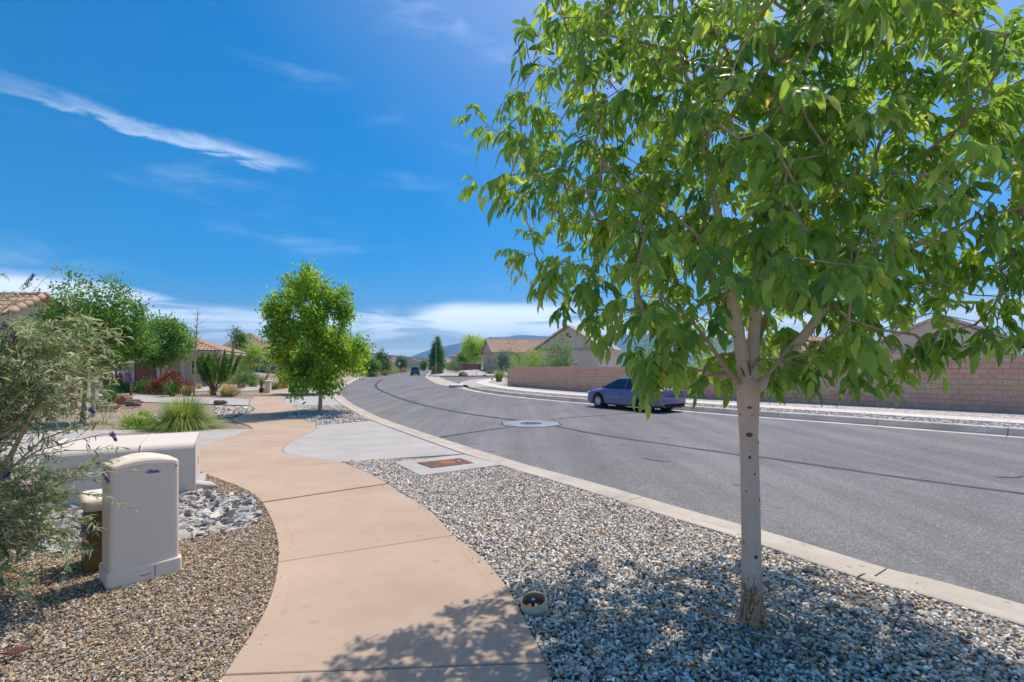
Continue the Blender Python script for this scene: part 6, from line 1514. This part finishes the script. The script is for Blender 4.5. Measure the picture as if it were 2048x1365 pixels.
# ------------------------------------------------------------------ far side planting and street furniture
FT = 'trees and bushes beyond the far kerb'
def fr(u, d, h=HR): return at(u, d, h)
z15 = lambda x, y: .14
blades('grass_clump', 'yellow green ornamental grass at the corner of the block wall', fr(998, 55.5, z15), 900, 1.45, .028, .95, M['blade'], .55, None, 61)
blades('desert_grass', 'tiny straw tuft left of the corner grass', fr(984, 62, z15), 160, .5, .02, .3, M['dry'], 1, None, 62)
shrub('round_shrub', 'round olive bush on the gravel mound below the gable house', fr(981, 96), .85, .95, 110, (.13, .05), M['olive'], None, 63, puff=14)
b = fr(1002, 84, z15)
tree('far_tree', 'dark green small tree in front of the tan gable house', b, b+Vector((0, 0, 1.0)), b+Vector((.5, 0, 2.75)), (1.55, 1.4, 1.75), 110, 36, (.17, .08), M['blue_lf'], M['bark_grey'], 64, FT, spread=.22, trunk_r=.08, lump=.2)
shrub('tall_bush', 'yellow green bush looking over the left end of the block wall', fr(1050, 47.5, z15), 1.9, 3.0, 230, (.16, .05), M['lime'], FT, 65, puff=26, spread=.26)
shrub('tall_bush', 'yellow green feathery bush beside the pale oleander', fr(1076, 47, z15), 1.5, 3.3, 190, (.16, .05), M['lime'], FT, 66, puff=26, spread=.26)
ol = shrub('oleander', 'tall oleander with pale blossoms behind the block wall', fr(1122, 43, z15), 1.65, 4.05, 330, (.16, .035), M['grn'], FT, 67, puff=26, spread=.22, up=.8)
g = np.random.default_rng(5); n = 900; d_ = norm(g.normal(size=(n, 3))); d_[:, 2] = np.abs(d_[:, 2]); P = d_*np.array([1.75, 1.6, 4.1])*g.uniform(.85, 1.03, (n, 1)); V, Fc, A = leaves(P, norm(g.normal(size=(n, 3))), d_, .10, .09); tag(link('blossoms', np_mesh('blossoms', V, Fc, M['white_fl'], attr=A), ol), kind='stuff')
shrub('round_shrub', 'small blue green bush peeping over the block wall', fr(1086, 43.5, z15), .9, 2.25, 130, (.12, .03), M['blue_lf'], FT, 68, puff=20)
shrub('tall_bush', 'bright lime bush behind the wall left of the ash trunk', fr(1440, 29, z15), 1.7, 3.1, 300, (.13, .045), M['lime'], FT, 69, puff=24, spread=.2)
shrub('tall_bush', 'mid green bush behind the wall right of the ash trunk', fr(1590, 27, z15), 1.6, 3.0, 260, (.13, .045), M['grn'], FT, 70, puff=24, spread=.2)
shrub('tall_bush', 'lime bush behind the wall below the right limb', fr(1720, 24.5, z15), 1.5, 2.9, 260, (.12, .04), M['lime'], FT, 71, puff=24, spread=.2)
shrub('tall_bush', 'dense green bush behind the wall at the frame edge', fr(1985, 22, z15), 1.6, 3.2, 260, (.12, .045), M['grn'], FT, 72, puff=24, spread=.2)
shrub('tall_bush', 'broad green bush behind the wall above the parked sedan', fr(1300, 36, z15), 2.2, 3.3, 260, (.15, .05), M['grn'], FT, 73, puff=24, spread=.24)
b = fr(949, 130, lambda x, y: .9)
tree('far_tree', 'big leafy green tree rising behind the tan gable house', b, b+Vector((0, 0, 2.2)), b+Vector((0, 0, 5.6)), (3.1, 2.8, 3.0), 190, 40, (.34, .17), M['ash2'], M['bark_grey'], 74, FT, spread=.42, trunk_r=.16, lump=.25)
b = fr(927, 138, lambda x, y: .9)
tree('far_tree', 'lower green tree left of the big leafy tree', b, b+Vector((0, 0, 1.2)), b+Vector((0, 0, 3.0)), (2.0, 2, 2.0), 90, 34, (.3, .16), M['grn'], M['bark_grey'], 75, FT, spread=.38, trunk_r=.10, lump=.25)
b = fr(874, 104, z15)
tree('far_tree', 'pointed green street tree right behind the lamp post', b, b+Vector((0, 0, 1.5)), b+Vector((0, 0, 4.2)), (1.85, 1.7, 3.9), 230, 36, (.28, .13), M['grn'], M['bark_up'], 76, FT, spread=(.26, .26, .2), trunk_r=.12, lump=.12, power=.4,
     shape=lambda t: t*np.stack([np.clip(1.35-.135*t[:, 2], .12, 1.25)]*2+[np.ones(len(t))], 1))
shrub('tall_bush', 'dark green bush mass right of the lamp post', fr(910, 116), 1.75, 2.0, 160, (.2, .08), M['grn'], FT, 77, puff=22, spread=.24)
shrub('tall_bush', 'second dark green bush left of the courtyard wall', fr(926, 118), 1.5, 1.7, 130, (.2, .08), M['dgrn'], FT, 78, puff=22, spread=.24)
shrub('sage_shrub', 'olive desert shrub beside the red boulder', fr(902, 103), 1.1, 1.2, 120, (.14, .05), M['olive'], FT, 79, puff=18)
shrub('sage_shrub', 'grey green desert shrub touching the red boulder', fr(915, 101), .9, 1.35, 120, (.14, .05), M['blue_lf'], FT, 80, puff=18)
shrub('sage_shrub', 'dark little shrub left of the lamp base', fr(866, 100, z15), .6, .8, 70, (.14, .06), M['dgrn'], FT, 81, puff=16)
shrub('sage_shrub', 'dark little shrub right of the lamp base', fr(881, 100, z15), .55, .75, 70, (.14, .06), M['dgrn'], FT, 82, puff=16)
p = GT(926, 747.5, HR); boulder('boulder', 'big orange red boulder on the gravel mound', p+Vector((0, 0, .25)), (1.7, 1.0, .95), M['redrock'], .5, group=BG)
for u, v, s in [(943, 746, .5), (962, 741, .4), (969, 743, .45), (975, 741, .35), (951, 742, .35)]:
    p = GT(u, v, HR); boulder('boulder', {943: 'small dark boulder near the street sign', 962: 'small red stone high on the gravel mound', 969: 'flat red stone on the gravel mound', 975: 'tiny stone on the gravel mound by the house wall', 951: 'tiny red stone behind the street sign'}[u], p+Vector((0, 0, .08)), (s*1.5, s, s*.7), M['redrock' if u != 943 else 'darkrock'], .5, group=BG)
# lamp post
b = fr(872, 98.5, z15); root = thing('lamp_post', 'slim grey street lamp with a curved arm beside the pointed tree', 'street lamp', b)
MB().tube([(0, 0, -.1), (0, 0, 6.4)], [.10, .06], 8).build('pole', M['steel'], root, smooth=True); MB().tube([(0, 0, 0), (0, 0, .5)], [.19, .15], 8).build('base', M['steel'], root)
MB().tube(catmull([(0, 0, 5.6), (0, 0, 6.5), (-.25, -.02, 6.72), (-.62, -.05, 6.62), (-.80, -.06, 6.25), (-.80, -.06, 5.9)], 5), .065, 6).build('arm', M['steel'], root, smooth=True); MB().lathe([(.06, 5.95), (.10, 5.85), (.22, 5.6), (.24, 5.55), (0, 5.5)], c=(-.80, -.06, 0), sides=12).build('lamp_head', M['steel'], root, smooth=True)
# street name sign on a thin post
b = fr(953.5, 92, z15); root = thing('street_sign', 'thin post with a brown street name blade at the side street corner', 'sign', b)
MB().tube([(0, 0, -.1), (0, 0, 3.75)], .045, 6).build('post', M['steel'], root); MB().box((0, 0, 3.88), (.85, .03, .22)).build('name_blade', M['rust'], root); MB().box((0, 0, 4.12), (.03, .7, .2)).build('cross_blade', M['rust'], root)
# road sign on the west verge
b = at(798.5, 140, z15); root = thing('road_sign', 'small white road sign with a red top on the far west verge', 'sign', b)
MB().tube([(0, 0, -.1), (0, 0, 2.6)], .04, 6).build('post', M['steel'], root); MB().box((0, -.05, 2.45), (.62, .02, .76)).build('sign_plate', M['white'], root); MB().box((0, -.05, 2.98), (.55, .02, .28)).build('upper_plate', M['rust2'], root)
# west verge of the far road
WV = 'trees along the far west verge'
for i, (u, d, r, h, mat, lab) in enumerate([(764, 108, 1.6, 4.9, 'dgrn', 'dark round street tree on the far west verge'), (742, 92, 1.5, 3.2, 'grn', 'green tree at the right edge of the bright street tree'), (803, 150, 1.7, 4.6, 'dgrn', 'dark tree behind the small road sign'), (847, 185, 1.2, 3.9, 'grn', 'small green tree right of the moving car'), (725, 100, 1.7, 4.2, 'grn', 'green tree just behind the bright street tree')]):
    b = at(u, d, z15); tree('verge_tree', lab, b, b+Vector((0, 0, h*.25)), b+Vector((0, 0, h*.58)), (r, r*.9, h*.43), 110, 34, (.30, .15), M[mat], M['bark_grey'], 90+i, WV, spread=.32, trunk_r=.09, lump=.22)
VS = 'desert shrubs along the far west verge'
labs = ['olive shrub below the dark round verge tree', 'straw shrub at the near end of the west verge', 'lime shrub between two dark verge trees', 'tan shrub beside the small road sign', 'sage shrub at the west kerb', 'straw coloured shrub behind the small road sign', 'olive shrub left of the moving car', 'dark shrub at the bright tree edge', 'tan shrub far up the west verge', 'olive shrub far up the west verge', 'straw shrub opposite the lamp post', 'sage shrub near the far bend', 'tan shrub under the green verge tree', 'lime shrub in front of the far pale house']
for i, (u, v, d, r, h, m) in enumerate([(770, 0, 102, 1.0, 1.0, 'olive'), (749, 0, 97, .9, .8, 'dry'), (781, 0, 122, 1.4, 2.2, 'lime'), (791, 0, 132, 1.1, 1.1, 'dry'), (785, 0, 126, .9, .9, 'sage'), (808, 0, 148, 1.3, 1.3, 'dry'), (803, 0, 158, 1.3, 1.0, 'olive'), (744, 0, 90, .6, .7, 'dgrn'), (815, 0, 172, 1.5, 1.2, 'dry'), (808, 0, 182, 1.3, 1.2, 'olive'), (760, 0, 112, 1.3, 1.3, 'dry'), (838, 0, 205, 1.8, 1.3, 'sage'), (735, 0, 96, 1.1, 1.2, 'dry'), (795, 0, 165, 1.6, 2.4, 'lime')]):
    shrub('desert_shrub', labs[i], at(u, d, HL), r, h, 80, (.18, .07), M[m], VS, 110+i, puff=16, spread=.2)

# ------------------------------------------------------------------ mesa and mountains
def ridge(name, sil, dist, depth, mat, foot=-1.0, seed=1, nx=160, rough=1.0):
    """long ridge whose crest follows the given skyline (u, v) at the given distance"""
    g = np.random.default_rng(seed); us = np.linspace(sil[0][0], sil[-1][0], nx); vs = np.interp(us, [s[0] for s in sil], [s[1] for s in sil]); mb = MB(); rows = [(-1.0, 0), (-.62, .22), (-.38, .5), (-.16, .84), (0, 1), (.35, .75), (1, 0)]; k = g.uniform(.5, 1.5, 8); ph = g.uniform(0, 6, 8)
    for r, (dy, hh) in enumerate(rows):
        for i, (u, v) in enumerate(zip(us, vs)):
            top = CH+(HV-v)/F*dist; a = u/26.0; w = sum(math.sin(a*k[j]*(1+j*.7)+ph[j]+r*.9)/(1+j) for j in range(6))
            y = dist+dy*depth+(w*depth*.09 if 0 < r < 6 and r != 4 else 0); x = (u-1024)/F*dist
            mb.v.append((x*(y/dist)**.0, y, foot+(top-foot)*max(0, hh+(w*.07 if hh not in (0, 1) else 0))))
    mb.f = [(r*nx+i, r*nx+i+1, (r+1)*nx+i+1, (r+1)*nx+i) for r in range(len(rows)-1) for i in range(nx-1)]; mb.m = [0]*len(mb.f); o = mb.build(name, mat, None, True); return tag(o, kind='structure')
M['mesa'] = surf('dark_mesa', (.045, .032, .026), (.10, .07, .055), .012, .2, .4, .95, 0, big=.02)
M['mount'] = surf('mountain_rock', (.075, .075, .06), (.13, .12, .10), .0012, .012, .4, .95, 0)
ridge('mesa', [(-900, 712), (-300, 704), (200, 703), (560, 705), (700, 704), (729, 705.5), (753, 707), (778, 710), (808, 713), (853, 716), (885, 720), (930, 727), (980, 733)], 1700, 260, M['mesa'], seed=3, nx=220)
ridge('mountains', [(780, 733), (815, 718), (830, 711.5), (842, 706), (855, 701.5), (872, 697), (886, 693.5), (903, 690), (925, 686), (945, 682), (964, 678), (982, 674.5), (1008, 675), (1035, 671), (1061, 671), (1087, 672.7), (1115, 675), (1180, 672), (1300, 668), (1450, 676), (1650, 684), (1900, 700), (2150, 718), (2400, 733)], 5200, 1500, M['mount'], seed=5, nx=260)
# ------------------------------------------------------------------ the air
def air():
    o = MB().box((0, 2500, 219), (17000, 12000, 442)).build('haze', None or M['white']); o.data.materials.clear(); m = bpy.data.materials.new('haze_air'); m.use_nodes = True; g = NT(m.node_tree); g.n.clear()
    v = g.new('ShaderNodeVolumePrincipled'); v.inputs['Color'].default_value = (.26, .62, 1.0, 1); v.inputs['Density'].default_value = .00024; v.inputs['Anisotropy'].default_value = .0
    out = g.new('ShaderNodeOutputMaterial'); g.l.new(v.outputs[0], out.inputs['Volume']); o.data.materials.append(m); tag(o, kind='stuff'); o['label'] = 'thin blue summer haze over the plain'; o['category'] = 'haze'
    m.cycles.homogeneous_volume = True
air()
